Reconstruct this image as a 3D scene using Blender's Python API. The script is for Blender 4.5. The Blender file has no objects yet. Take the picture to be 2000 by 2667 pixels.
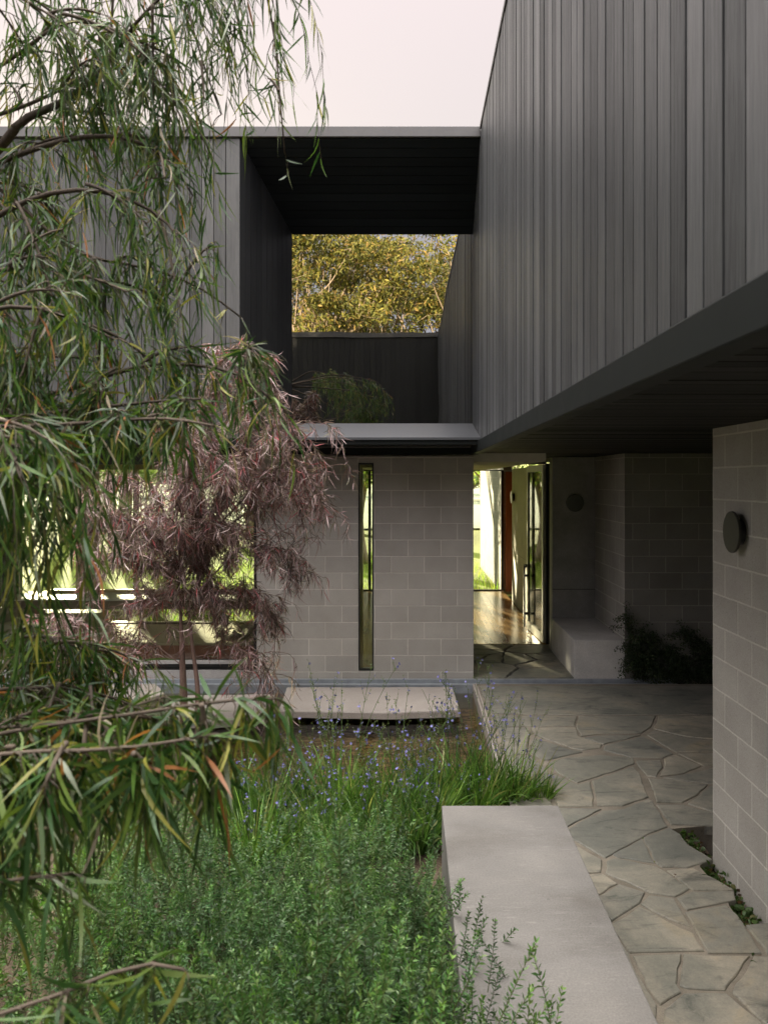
import bpy, math, random
import numpy as np
from mathutils import Vector

R = math.radians
rng = np.random.default_rng(7)
random.seed(7)
C = bpy.context.scene.collection
sc = bpy.context.scene

# ------------------------------------------------------------------ camera
H = 2.4                       # eye height above the entrance floor
cd = bpy.data.cameras.new("camera")
cam = bpy.data.objects.new("camera", cd)
C.objects.link(cam)
cam.location = (0, 0, H)
cam.rotation_euler = (R(90), 0, 0)
cd.sensor_fit = 'HORIZONTAL'
cd.sensor_width = 36
cd.lens = 38.79
cd.shift_x = -0.0325
cd.shift_y = -0.0405
cd.clip_start = 0.05
cd.clip_end = 3000
cd.dof.use_dof = True
cd.dof.focus_distance = 8.5
cd.dof.aperture_fstop = 6.8
sc.camera = cam

# ------------------------------------------------------------------ light
SUN_EL, SUN_AZ = 9.5, -22.0      # azimuth measured from +Y (straight ahead), negative = to the left
world = bpy.data.worlds.new("World")
sc.world = world
world.use_nodes = True
nt = world.node_tree
nt.nodes.clear()
wo = nt.nodes.new('ShaderNodeOutputWorld')
bg1 = nt.nodes.new('ShaderNodeBackground')
bg2 = nt.nodes.new('ShaderNodeBackground')
add = nt.nodes.new('ShaderNodeAddShader')
sky = nt.nodes.new('ShaderNodeTexSky')
sky.sky_type = 'NISHITA'
sky.sun_disc = False
sky.sun_elevation = R(SUN_EL)
sky.sun_rotation = R(SUN_AZ)
bg1.inputs['Strength'].default_value = 0.003
nt.links.new(sky.outputs[0], bg1.inputs['Color'])
# thin high overcast: paler and dimmer low down, brighter overhead (as a real overcast is)
tc = nt.nodes.new('ShaderNodeTexCoord')
sep = nt.nodes.new('ShaderNodeSeparateXYZ')
nt.links.new(tc.outputs['Generated'], sep.inputs[0])
ramp = nt.nodes.new('ShaderNodeValToRGB')
cr = ramp.color_ramp
cr.elements[0].position = 0.0
cr.elements[0].color = (0.020, 0.019, 0.019, 1)
cr.elements[1].position = 1.0
cr.elements[1].color = (1.0, 0.955, 0.92, 1)
for p, c in ((0.20, (0.026, 0.024, 0.024, 1)), (0.32, (0.060, 0.053, 0.050, 1)), (0.55, (0.0755, 0.0640, 0.0625, 1)), (0.76, (0.42, 0.395, 0.378, 1))):
    e = cr.elements.new(p)
    e.color = c
nt.links.new(sep.outputs['Z'], ramp.inputs[0])
# the half of the sky away from the sun is a little brighter lavender-grey low down
mr = nt.nodes.new('ShaderNodeMapRange')
mr.inputs['From Min'].default_value = 0.2; mr.inputs['From Max'].default_value = -0.5
nt.links.new(sep.outputs['Y'], mr.inputs['Value'])
mxs = nt.nodes.new('ShaderNodeMix'); mxs.data_type = 'RGBA'; mxs.blend_type = 'ADD'
mxs.inputs[7].default_value = (0.085, 0.083, 0.098, 1)
nt.links.new(mr.outputs[0], mxs.inputs[0]); nt.links.new(ramp.outputs[0], mxs.inputs[6])
# glow of the low sun in the hazy air along the far horizon
mr2 = nt.nodes.new('ShaderNodeMapRange')
mr2.inputs['From Min'].default_value = 0.3; mr2.inputs['From Max'].default_value = 0.95
nt.links.new(sep.outputs['Y'], mr2.inputs['Value'])
mr3 = nt.nodes.new('ShaderNodeMapRange')
mr3.inputs['From Min'].default_value = 0.26; mr3.inputs['From Max'].default_value = 0.02
nt.links.new(sep.outputs['Z'], mr3.inputs['Value'])
mm = nt.nodes.new('ShaderNodeMath'); mm.operation = 'MULTIPLY'
nt.links.new(mr2.outputs[0], mm.inputs[0]); nt.links.new(mr3.outputs[0], mm.inputs[1])
mxg = nt.nodes.new('ShaderNodeMix'); mxg.data_type = 'RGBA'; mxg.blend_type = 'ADD'
mxg.inputs[7].default_value = (0.095, 0.09, 0.07, 1)
nt.links.new(mm.outputs[0], mxg.inputs[0]); nt.links.new(mxs.outputs[2], mxg.inputs[6])
nt.links.new(mxg.outputs[2], bg2.inputs['Color'])
bg2.inputs['Strength'].default_value = 1.0
nt.links.new(bg1.outputs[0], add.inputs[0])
nt.links.new(bg2.outputs[0], add.inputs[1])
nt.links.new(add.outputs[0], wo.inputs['Surface'])

sl = bpy.data.lights.new("sun", 'SUN')
sl.energy = 3.3
sl.angle = R(0.5)
sl.color = (1.0, 0.83, 0.58)
sun = bpy.data.objects.new("sun", sl)
C.objects.link(sun)
sun.rotation_euler = (R(90 - SUN_EL), 0, R(180 + 180 - SUN_AZ))
# lamp shines along -Z local; turn it so it comes from azimuth SUN_AZ
sd = Vector((math.sin(R(SUN_AZ)) * math.cos(R(SUN_EL)), math.cos(R(SUN_AZ)) * math.cos(R(SUN_EL)), math.sin(R(SUN_EL))))
sun.rotation_euler = sd.to_track_quat('Z', 'Y').to_euler()

vs = sc.view_settings
vs.view_transform = 'Standard'
vs.look = 'None'
vs.gamma = 1
vs.use_curve_mapping = False
vs.exposure = 3.55
sc.render.engine = 'CYCLES'
cy = sc.cycles
cy.use_denoising = True
cy.max_bounces = 10
cy.diffuse_bounces = 4
cy.glossy_bounces = 4
cy.transmission_bounces = 6
cy.transparent_max_bounces = 12
cy.caustics_reflective = False
cy.caustics_refractive = False
cy.sample_clamp_indirect = 2.0


# ------------------------------------------------------------------ helpers
F = 2155.0
VX, VY = 1065.0, 1252.5


def P(u, v, Y):                      # photo pixel (2000 wide) at depth Y -> point
    return np.array(((u - VX) / F * Y, Y, H - (v - VY) / F * Y))


def D(x, y, Y):                      # the same in the 1659-wide view of the photo
    return P(x * 1.20555, y * 1.20555, Y)


def G(u, v, z=0.0):
    Y = (H - z) * F / (v - VY)
    return np.array(((u - VX) / F * Y, Y, z))


def setp(o, label=None, cat=None, group=None, kind=None):
    if label: o['label'] = label
    if cat: o['category'] = cat
    if group: o['group'] = group
    if kind: o['kind'] = kind
    return o


def thing(name, label, cat, loc=(0, 0, 0), rz=0, group=None):
    o = bpy.data.objects.new(name, None)
    o.empty_display_size = 0.2
    C.objects.link(o)
    o.location = loc
    o.rotation_euler = (0, 0, rz)
    return setp(o, label, cat, group)


def copy_tree(o, parent=None):
    c = o.copy()
    C.objects.link(c)
    if parent is not None:
        c.parent = parent
    for ch in list(o.children):
        copy_tree(ch, c)
    return c


def link(name, me, mat, parent=None, smooth=False):
    o = bpy.data.objects.new(name, me)
    C.objects.link(o)
    if mat: me.materials.append(mat)
    if smooth:
        me.shade_smooth()
    if parent is not None:
        o.parent = parent
        # geometry is written in world space: undo the thing's own placement
        loc = Vector(parent.location)
        pp = parent.parent
        while pp is not None:
            loc = loc + Vector(pp.location)
            pp = pp.parent
        if loc.length > 0:
            me.vertices.foreach_get  # noqa
            n = len(me.vertices)
            co = np.empty(n * 3, np.float32)
            me.vertices.foreach_get('co', co)
            co = co.reshape(-1, 3) - np.array(loc, np.float32)
            me.vertices.foreach_set('co', co.ravel())
            me.update()
    return o


class MB:
    def __init__(s):
        s.v, s.f, s.t = [], [], []

    def poly(s, pts, tone=0.5):
        b = len(s.v)
        for p in pts:
            s.v.append(tuple(float(c) for c in p)); s.t.append(tone)
        s.f.append(list(range(b, b + len(pts))))
        return s

    def hexa(s, a, tone=0.5):        # 8 points: bottom ring 0-3, top ring 4-7
        b = len(s.v)
        for p in a:
            s.v.append(tuple(float(c) for c in p)); s.t.append(tone)
        for q in ((3, 2, 1, 0), (4, 5, 6, 7), (0, 1, 5, 4), (1, 2, 6, 5), (2, 3, 7, 6), (3, 0, 4, 7)):
            s.f.append([b + i for i in q])
        return s

    def box(s, x0, x1, y0, y1, z0, z1, tone=0.5):
        return s.hexa([(x0, y0, z0), (x1, y0, z0), (x1, y1, z0), (x0, y1, z0),
                       (x0, y0, z1), (x1, y0, z1), (x1, y1, z1), (x0, y1, z1)], tone)

    def ring(s, rings, tone=0.5, cap=True):
        b = len(s.v)
        n = len(rings[0])
        for r in rings:
            for p in r:
                s.v.append(tuple(float(c) for c in p)); s.t.append(tone)
        for k in range(len(rings) - 1):
            for i in range(n):
                j = (i + 1) % n
                s.f.append([b + k * n + i, b + k * n + j, b + (k + 1) * n + j, b + (k + 1) * n + i])
        if cap:
            s.f.append([b + (len(rings) - 1) * n + i for i in range(n)])
            s.f.append([b + n - 1 - i for i in range(n)])
        return s

    def cyl(s, p, axis, r, l, n=40, r2=None, tone=0.5):
        axis = Vector(axis).normalized()
        a = axis.orthogonal().normalized(); c = axis.cross(a)
        p = Vector(p)
        r2 = r if r2 is None else r2
        rr = []
        for k, rad in ((0, r), (l, r2)):
            rr.append([tuple(p + axis * k + (a * math.cos(6.28318 * i / n) + c * math.sin(6.28318 * i / n)) * rad) for i in range(n)])
        return s.ring(rr, tone)

    def tube(s, pts, rad, n=7, tone=0.5):
        pts = [Vector(tuple(float(c) for c in p)) for p in pts]
        rr = []
        for i, p in enumerate(pts):
            d = (pts[min(i + 1, len(pts) - 1)] - pts[max(i - 1, 0)]).normalized()
            a = d.cross(Vector((0.31, 0.9, 0.2))).normalized(); c = d.cross(a)
            r = rad[i] if hasattr(rad, '__len__') else rad
            rr.append([tuple(p + (a * math.cos(6.28318 * k / n) + c * math.sin(6.28318 * k / n)) * r) for k in range(n)])
        return s.ring(rr, tone)

    def build(s, name, mat, parent=None, bevel=0.0, smooth=False):
        me = bpy.data.meshes.new(name)
        me.from_pydata(s.v, [], s.f)
        at = me.attributes.new('tone', 'FLOAT', 'POINT')
        at.data.foreach_set('value', np.array(s.t, np.float32))
        me.update()
        o = link(name, me, mat, parent, smooth)
        if bevel:
            m = o.modifiers.new('edge', 'BEVEL')
            m.width = bevel; m.segments = 2; m.limit_method = 'ANGLE'; m.angle_limit = R(40)
        return o


def np_mesh(name, V, Q, col=None, mat=None, parent=None, smooth=False):
    me = bpy.data.meshes.new(name)
    V = np.asarray(V, np.float32).reshape(-1, 3)
    Q = np.asarray(Q, np.int32)
    n, k = Q.shape
    me.vertices.add(len(V)); me.vertices.foreach_set('co', V.ravel())
    me.loops.add(n * k); me.loops.foreach_set('vertex_index', Q.ravel())
    me.polygons.add(n)
    me.polygons.foreach_set('loop_start', np.arange(0, n * k, k, dtype=np.int32))
    me.update(calc_edges=True)
    if col is not None:
        at = me.attributes.new('tint', 'FLOAT_COLOR', 'POINT')
        c4 = np.ones((len(V), 4), np.float32); c4[:, :3] = col
        at.data.foreach_set('color', c4.ravel())
    return link(name, me, mat, parent, smooth)


def unit(a):
    return a / np.maximum(np.linalg.norm(a, axis=-1, keepdims=True), 1e-9)


def leaves_geo(Pn, Dn, L, W, droop, K=4, curl=0.12, rg=rng, flat=None, prof=0.8):
    N = len(Pn)
    t = np.linspace(0, 1, K + 1)[None, :, None]
    Rn = unit(rg.normal(size=(N, 3)))
    if flat is not None:
        Rn = unit(Rn * (1 - flat) + np.array((0, 0, 1.0)) * flat)
    S = unit(np.cross(Dn, Rn))
    Nn = unit(np.cross(S, Dn))
    L = np.broadcast_to(np.asarray(L, float), (N,))[:, None, None]
    W = np.broadcast_to(np.asarray(W, float), (N,))[:, None, None]
    dr = np.broadcast_to(np.asarray(droop, float), (N,))[:, None, None]
    cu = rg.normal(0, curl, (N, 1, 1))
    cn = rg.normal(0, curl, (N, 1, 1))
    pos = Pn[:, None] + Dn[:, None] * L * t + np.array((0, 0, -1.0)) * dr * L * t ** 2 + S[:, None] * cu * L * t ** 2 + Nn[:, None] * cn * L * t ** 2
    w = np.sin(np.pi * np.clip(0.06 + 0.93 * t, 0, 1) ** prof) * W * 0.5
    tw = rg.normal(0, 0.5, (N, 1, 1)) * t
    side = S[:, None] * np.cos(tw) + Nn[:, None] * np.sin(tw)
    V = np.stack([pos - side * w, pos + side * w], axis=2)      # N,K+1,2,3
    base = np.arange(N)[:, None] * (2 * (K + 1)) + np.arange(K)[None] * 2
    Q = np.stack([base, base + 1, base + 3, base + 2], axis=-1).reshape(-1, 4)
    return V.reshape(-1, 3), Q, 2 * (K + 1)


def tubes_geo(paths, rad, n=4):
    N, M, _ = paths.shape
    T = unit(np.gradient(paths, axis=1))
    A = unit(np.cross(T, np.array((0.31, 0.9, 0.2))))
    B = np.cross(T, A)
    ang = np.arange(n) * 2 * np.pi / n
    rad = np.broadcast_to(rad, (N, M))[..., None, None]
    V = paths[:, :, None] + rad * (A[:, :, None] * np.cos(ang)[None, None, :, None] + B[:, :, None] * np.sin(ang)[None, None, :, None])
    idx = np.arange(N * M * n).reshape(N, M, n)
    a = idx[:, :-1]; b = idx[:, 1:]
    Q = np.stack([a, np.roll(a, -1, 2), np.roll(b, -1, 2), b], axis=-1).reshape(-1, 4)
    return V.reshape(-1, 3), Q


def resample(poly, n):
    poly = np.asarray(poly, float)
    seg = np.linalg.norm(np.diff(poly, axis=0), axis=1)
    s = np.concatenate([[0], np.cumsum(seg)])
    q = np.linspace(0, s[-1], n)
    return np.stack([np.interp(q, s, poly[:, k]) for k in range(3)], 1)


def smooth_path(poly, n=24):
    p = resample(poly, n)
    for _ in range(3):
        p[1:-1] = 0.25 * p[:-2] + 0.5 * p[1:-1] + 0.25 * p[2:]
    return p


# ------------------------------------------------------------------ materials
def mat_base(name):
    m = bpy.data.materials.new(name)
    m.use_nodes = True
    n = m.node_tree
    b = n.nodes['Principled BSDF']
    return m, n, b


def nd(n, t, **kw):
    x = n.nodes.new(t)
    for k, v in kw.items():
        if k.startswith('i_'):
            x.inputs[k[2:].replace('_', ' ')].default_value = v
        else:
            setattr(x, k, v)
    return x


def coords(n, scale=(1, 1, 1), kind='Object'):
    tcn = nd(n, 'ShaderNodeTexCoord')
    mp = nd(n, 'ShaderNodeMapping')
    mp.inputs['Scale'].default_value = scale
    n.links.new(tcn.outputs[kind], mp.inputs['Vector'])
    return mp.outputs[0]


def noise(n, vec, scale, detail=6, rough=0.6, dist=0.0):
    x = nd(n, 'ShaderNodeTexNoise')
    x.inputs['Scale'].default_value = scale
    x.inputs['Detail'].default_value = detail
    x.inputs['Roughness'].default_value = rough
    x.inputs['Distortion'].default_value = dist
    n.links.new(vec, x.inputs['Vector'])
    return x.outputs['Fac']


def rampn(n, fac, stops):
    r = nd(n, 'ShaderNodeValToRGB')
    e = r.color_ramp.elements
    e[0].position, e[0].color = stops[0][0], (*stops[0][1], 1)
    e[1].position, e[1].color = stops[-1][0], (*stops[-1][1], 1)
    for p, c in stops[1:-1]:
        k = e.new(p); k.color = (*c, 1)
    n.links.new(fac, r.inputs[0])
    return r.outputs[0]


def mixc(n, a, b, fac, mode='MIX'):
    x = nd(n, 'ShaderNodeMix', data_type='RGBA', blend_type=mode)
    for s, v in ((6, a), (7, b), (0, fac)):
        if isinstance(v, (int, float)): x.inputs[s].default_value = v
        elif isinstance(v, tuple): x.inputs[s].default_value = (*v, 1)
        else: n.links.new(v, x.inputs[s])
    return x.outputs[2]


def mth(n, op, a, b=None):
    x = nd(n, 'ShaderNodeMath', operation=op)
    for i, v in enumerate((a, b)):
        if v is None: continue
        if isinstance(v, (int, float)): x.inputs[i].default_value = v
        else: n.links.new(v, x.inputs[i])
    return x.outputs[0]


def bump(n, b, h, strength=0.3, dist=0.01):
    x = nd(n, 'ShaderNodeBump')
    x.inputs['Strength'].default_value = strength
    x.inputs['Distance'].default_value = dist
    n.links.new(h, x.inputs['Height'])
    n.links.new(x.outputs[0], b.inputs['Normal'])


def attr(n, name, out='Fac'):
    a = nd(n, 'ShaderNodeAttribute', attribute_name=name)
    return a.outputs[out]


def m_timber(name, lo, hi, scale=(14, 14, 0.7), rough=(0.38, 0.62), spec=0.5):
    m, n, b = mat_base(name)
    v = coords(n, scale)
    f1 = noise(n, v, 2.2, 8, 0.65, 0.4)
    f2 = noise(n, coords(n, tuple(s * 5 for s in scale)), 2.0, 4, 0.6)
    f3 = noise(n, coords(n, (0.6, 0.6, 0.5)), 1.3, 3)
    t = attr(n, 'tone')
    k = mth(n, 'ADD', mth(n, 'MULTIPLY', t, 0.42), mth(n, 'MULTIPLY', f1, 0.62))
    k = mth(n, 'ADD', k, mth(n, 'MULTIPLY', mth(n, 'SUBTRACT', f2, 0.5), 0.6))
    k = mth(n, 'ADD', k, mth(n, 'MULTIPLY', mth(n, 'SUBTRACT', f3, 0.5), 0.5))
    n.links.new(rampn(n, k, [(0.2, lo), (0.85, hi)]), b.inputs['Base Color'])
    rr = nd(n, 'ShaderNodeMapRange')
    rr.inputs['To Min'].default_value = rough[1]; rr.inputs['To Max'].default_value = rough[0]
    n.links.new(k, rr.inputs['Value'])
    n.links.new(rr.outputs[0], b.inputs['Roughness'])
    b.inputs['Specular IOR Level'].default_value = spec
    bump(n, b, mth(n, 'ADD', f1, mth(n, 'MULTIPLY', f2, 0.5)), 0.25, 0.004)
    return m


def m_block(name, ax, ox, oz, c1, c2, cm, spec=0.25):
    m, n, b = mat_base(name)
    tcn = nd(n, 'ShaderNodeTexCoord')
    sp = nd(n, 'ShaderNodeSeparateXYZ')
    n.links.new(tcn.outputs['Object'], sp.inputs[0])
    cb = nd(n, 'ShaderNodeCombineXYZ')
    n.links.new(mth(n, 'SUBTRACT', sp.outputs[ax], ox), cb.inputs[0])
    n.links.new(mth(n, 'SUBTRACT', sp.outputs['Z'], oz), cb.inputs[1])
    # tiny wobble so the joints are not ruler-straight
    wob = nd(n, 'ShaderNodeTexNoise'); wob.inputs['Scale'].default_value = 9; wob.inputs['Detail'].default_value = 2
    n.links.new(tcn.outputs['Object'], wob.inputs['Vector'])
    vm = nd(n, 'ShaderNodeVectorMath', operation='MULTIPLY_ADD')
    n.links.new(wob.outputs['Color'], vm.inputs[0])
    vm.inputs[1].default_value = (0.006, 0.006, 0)
    n.links.new(cb.outputs[0], vm.inputs[2])
    br = nd(n, 'ShaderNodeTexBrick')
    br.offset = 0.5; br.squash = 1.0
    br.inputs['Scale'].default_value = 1.0
    br.inputs['Brick Width'].default_value = 0.4
    br.inputs['Row Height'].default_value = 0.2
    br.inputs['Mortar Size'].default_value = 0.0058
    br.inputs['Mortar Smooth'].default_value = 0.15
    br.inputs['Bias'].default_value = 0.0
    br.inputs['Color1'].default_value = (*c1, 1)
    br.inputs['Color2'].default_value = (*c2, 1)
    br.inputs['Mortar'].default_value = (*cm, 1)
    n.links.new(vm.outputs[0], br.inputs['Vector'])
    g = noise(n, tcn.outputs['Object'], 160, 3, 0.7)
    s = noise(n, tcn.outputs['Object'], 2.2, 6, 0.6)
    pits = noise(n, tcn.outputs['Object'], 75, 2, 0.5)
    col = mixc(n, br.outputs['Color'], rampn(n, g, [(0.3, (0.72, 0.72, 0.72)), (0.7, (1.18, 1.18, 1.18))]), 0.75, 'MULTIPLY')
    col = mixc(n, col, rampn(n, s, [(0.3, (0.86, 0.85, 0.83)), (0.7, (1.1, 1.1, 1.1))]), 0.8, 'MULTIPLY')
    col = mixc(n, col, rampn(n, pits, [(0.27, (0.45, 0.45, 0.45)), (0.33, (1, 1, 1))]), 0.8, 'MULTIPLY')
    n.links.new(col, b.inputs['Base Color'])
    b.inputs['Roughness'].default_value = 0.85
    b.inputs['Specular IOR Level'].default_value = spec
    h = mth(n, 'ADD', mth(n, 'MULTIPLY', br.outputs['Fac'], -1.2), mth(n, 'MULTIPLY', g, 0.35))
    bump(n, b, h, 0.9, 0.006)
    return m


def m_concrete(name, c, var=0.18, scale=3.0, smear=0.0, rough=0.75, lines=None):
    m, n, b = mat_base(name)
    o = coords(n)
    a = noise(n, o, scale, 8, 0.65)
    g = noise(n, o, 120, 3, 0.6)
    lo = tuple(x * (1 - var) for x in c); hi = tuple(x * (1 + var) for x in c)
    col = rampn(n, a, [(0.3, lo), (0.7, hi)])
    col = mixc(n, col, rampn(n, g, [(0.3, (0.76, 0.76, 0.76)), (0.7, (1.2, 1.2, 1.2))]), 0.8, 'MULTIPLY')
    pit = noise(n, o, 34, 2, 0.4)
    col = mixc(n, col, rampn(n, pit, [(0.22, (0.5, 0.5, 0.5)), (0.26, (1, 1, 1))]), 0.6, 'MULTIPLY')
    if smear:
        sm = noise(n, coords(n, (5, 34, 5)), 1.6, 6, 0.75)
        sm2 = noise(n, coords(n, (1, 1, 1)), 2.3, 3)
        f = mth(n, 'MULTIPLY', rampn(n, sm, [(0.56, (0, 0, 0)), (0.66, (1, 1, 1))]), rampn(n, sm2, [(0.45, (0, 0, 0)), (0.58, (1, 1, 1))]))
        col = mixc(n, col, tuple(min(1, x * 1.5) for x in c), mth(n, 'MULTIPLY', f, smear))
        st = noise(n, coords(n, (1, 1.6, 1)), 1.1, 5, 0.6)
        col = mixc(n, col, rampn(n, st, [(0.33, (0.70, 0.68, 0.65)), (0.5, (0.98, .98, .98)), (0.65, (1.10, 1.09, 1.07))]), 0.9, 'MULTIPLY')
    n.links.new(col, b.inputs['Base Color'])
    b.inputs['Roughness'].default_value = rough
    b.inputs['Specular IOR Level'].default_value = 0.3
    bump(n, b, mth(n, 'ADD', a, mth(n, 'MULTIPLY', g, 0.4)), 0.15, 0.004)
    return m


def m_plain(name, c, rough=0.5, metal=0.0, var=0.1, scale=6, spec=0.5):
    m, n, b = mat_base(name)
    a = noise(n, coords(n), scale, 5, 0.6)
    n.links.new(rampn(n, a, [(0.3, tuple(x * (1 - var) for x in c)), (0.7, tuple(x * (1 + var) for x in c))]), b.inputs['Base Color'])
    r = nd(n, 'ShaderNodeMapRange')
    r.inputs['To Min'].default_value = rough * 0.85; r.inputs['To Max'].default_value = min(1, rough * 1.15)
    n.links.new(a, r.inputs['Value']); n.links.new(r.outputs[0], b.inputs['Roughness'])
    b.inputs['Metallic'].default_value = metal
    b.inputs['Specular IOR Level'].default_value = spec
    return m


def m_stone(name):
    m, n, b = mat_base(name)
    o = coords(n)
    t = attr(n, 'tone')
    a = noise(n, o, 2.6, 9, 0.68, 0.6)
    c = noise(n, o, 1.1, 6, 0.65, 1.0)
    g = noise(n, o, 90, 3, 0.6)
    col = rampn(n, mth(n, 'ADD', mth(n, 'MULTIPLY', t, 0.45), mth(n, 'MULTIPLY', a, 0.55)),
                [(0.25, (0.165, 0.165, 0.142)), (0.5, (0.245, 0.230, 0.186)), (0.75, (0.33, 0.295, 0.228))])
    col = mixc(n, col, rampn(n, c, [(0.40, (0.66, 0.70, 0.72)), (0.55, (1, 1, 1)), (0.68, (1.22, 1.10, 0.92))]), 0.9, 'MULTIPLY')
    col = mixc(n, col, rampn(n, g, [(0.3, (0.82, 0.82, 0.82)), (0.7, (1.12, 1.12, 1.12))]), 0.7, 'MULTIPLY')
    st = noise(n, coords(n, (1.2, 3.0, 1)), 1.7, 7, 0.7, 1.5)
    col = mixc(n, col, rampn(n, st, [(0.34, (0.42, 0.44, 0.46)), (0.47, (1, 1, 1))]), 0.85, 'MULTIPLY')
    fl = noise(n, coords(n, (1, 1, 1)), 14, 6, 0.75)
    col = mixc(n, col, rampn(n, fl, [(0.3, (0.75, 0.76, 0.76)), (0.7, (1.2, 1.18, 1.14))]), 0.7, 'MULTIPLY')
    n.links.new(col, b.inputs['Base Color'])
    r = nd(n, 'ShaderNodeMapRange')
    r.inputs['To Min'].default_value = 0.42; r.inputs['To Max'].default_value = 0.75
    n.links.new(a, r.inputs['Value']); n.links.new(r.outputs[0], b.inputs['Roughness'])
    b.inputs['Specular IOR Level'].default_value = 0.4
    bump(n, b, mth(n, 'ADD', a, mth(n, 'MULTIPLY', g, 0.15)), 0.35, 0.02)
    return m


def m_leaf(name, trans=0.35, rough=0.45, spec=0.4, boost=1.4, obvar=0.0):
    m, n, b = mat_base(name)
    c = attr(n, 'tint', 'Color')
    if obvar:
        oi = nd(n, 'ShaderNodeObjectInfo')
        c = mixc(n, c, rampn(n, oi.outputs['Random'], [(0.0, (1 - obvar, 1 - obvar, 1 - obvar * .6)), (0.5, (1, 1, 1)), (1.0, (1 + obvar, 1 + obvar * .8, 1 - obvar * .3))]), 1.0, 'MULTIPLY')
    n.links.new(c, b.inputs['Base Color'])
    b.inputs['Roughness'].default_value = rough
    b.inputs['Specular IOR Level'].default_value = spec
    tr = nd(n, 'ShaderNodeBsdfTranslucent')
    mx = mixc(n, c, (boost, boost * 1.05, boost * 0.6), 1.0, 'MULTIPLY')
    n.links.new(mx, tr.inputs['Color'])
    mix = nd(n, 'ShaderNodeMixShader')
    mix.inputs[0].default_value = trans
    n.links.new(b.outputs[0], mix.inputs[1]); n.links.new(tr.outputs[0], mix.inputs[2])
    n.links.new(mix.outputs[0], n.nodes['Material Output'].inputs['Surface'])
    return m


def m_glass(name, tint=(0.93, 0.96, 0.92), refl=1.0, base=0.0, rough=0.0, wave=0.0):
    m = bpy.data.materials.new(name)
    m.use_nodes = True
    n = m.node_tree
    n.nodes.clear()
    out = nd(n, 'ShaderNodeOutputMaterial')
    tr = nd(n, 'ShaderNodeBsdfTransparent'); tr.inputs[0].default_value = (*tint, 1)
    gl = nd(n, 'ShaderNodeBsdfGlossy'); gl.inputs['Roughness'].default_value = rough
    fr = nd(n, 'ShaderNodeFresnel'); fr.inputs['IOR'].default_value = 1.5
    f = mth(n, 'ADD', mth(n, 'MULTIPLY', fr.outputs[0], refl), base)
    if wave:
        bp = nd(n, 'ShaderNodeBump'); bp.inputs['Strength'].default_value = wave; bp.inputs['Distance'].default_value = 0.02
        n.links.new(noise(n, coords(n), 0.9, 2), bp.inputs['Height'])
        n.links.new(bp.outputs[0], gl.inputs['Normal'])
    mx = nd(n, 'ShaderNodeMixShader')
    n.links.new(f, mx.inputs[0]); n.links.new(tr.outputs[0], mx.inputs[1]); n.links.new(gl.outputs[0], mx.inputs[2])
    n.links.new(mx.outputs[0], out.inputs[0])
    return m


M_TIMB = m_timber('black_stained_timber', (0.006, 0.0065, 0.007), (0.026, 0.027, 0.027))
M_TIMBR = m_timber('weathered_black_timber', (0.009, 0.0098, 0.0103), (0.125, 0.1275, 0.1265), rough=(0.28, 0.6), spec=0.65)
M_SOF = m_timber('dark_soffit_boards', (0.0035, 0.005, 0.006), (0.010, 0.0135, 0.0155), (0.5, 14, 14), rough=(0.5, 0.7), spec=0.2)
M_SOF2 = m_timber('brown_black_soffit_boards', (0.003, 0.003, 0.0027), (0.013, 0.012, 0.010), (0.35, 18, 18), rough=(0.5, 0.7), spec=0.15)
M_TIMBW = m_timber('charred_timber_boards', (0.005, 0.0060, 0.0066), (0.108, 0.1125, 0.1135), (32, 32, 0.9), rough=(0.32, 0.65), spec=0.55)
M_TIMBL = m_timber('grey_weathered_timber', (0.026, 0.027, 0.0265), (0.118, 0.1185, 0.1145), rough=(0.36, 0.6), spec=0.5)
M_CAP = m_plain('grey_metal_cap', (0.115, 0.112, 0.11), 0.45, 0.0, 0.06)
M_FLASH = m_plain('dark_metal_flashing', (0.095, 0.100, 0.105), 0.36, 0.3, 0.10, 2.0, 0.6)
M_FASC = m_plain('dark_fascia_metal', (0.006, 0.0085, 0.0075), 0.6, 0.0, 0.12, 3.0, 0.22)
M_BLK = m_block('grey_blockwork', 'X', -0.01, 0.087, (0.375, 0.356, 0.318), (0.435, 0.413, 0.368), (0.60, 0.57, 0.51))
M_BLKY = m_block('grey_blockwork_side', 'Y', 0.10, 0.087, (0.345, 0.330, 0.298), (0.39, 0.373, 0.337), (0.55, 0.53, 0.48))
M_BLKO = m_block('pale_blockwork_outside', 'Y', 0.1, 0.087, (0.17, 0.165, 0.14), (0.21, 0.20, 0.175), (0.27, 0.26, 0.225))
M_CONC = m_concrete('smooth_concrete', (0.36, 0.345, 0.325))
M_CONCW = m_concrete('garden_wall_concrete', (0.172, 0.163, 0.149), 0.12, 2.5, 0.8)
M_CONCH = m_concrete('hall_concrete', (0.42, 0.41, 0.35), 0.10, 2.0)
M_CHAN = m_plain('galvanised_channel', (0.30, 0.325, 0.345), 0.45, 0.4, 0.15, 9)
M_STONE = m_stone('bluestone_paving')
M_SLAB = m_concrete('stepping_stone', (0.33, 0.295, 0.26), 0.14, 1.2, 0, 0.6)
M_MORT = m_concrete('sandy_mortar', (0.20, 0.175, 0.135), 0.3, 5)
M_DARKMORT = m_concrete('dark_joint', (0.07, 0.07, 0.065), 0.2, 5)
M_BLACK = m_plain('black_frame_metal', (0.012, 0.012, 0.012), 0.4)
M_FRAME = m_plain('bronze_frame', (0.50, 0.41, 0.20), 0.4, 0.2)
M_PALEFR = m_plain('pale_door_frame', (0.50, 0.48, 0.38), 0.45)
M_GLASS = m_glass('clear_glass', (0.84, 0.865, 0.825), refl=0.9)
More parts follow.
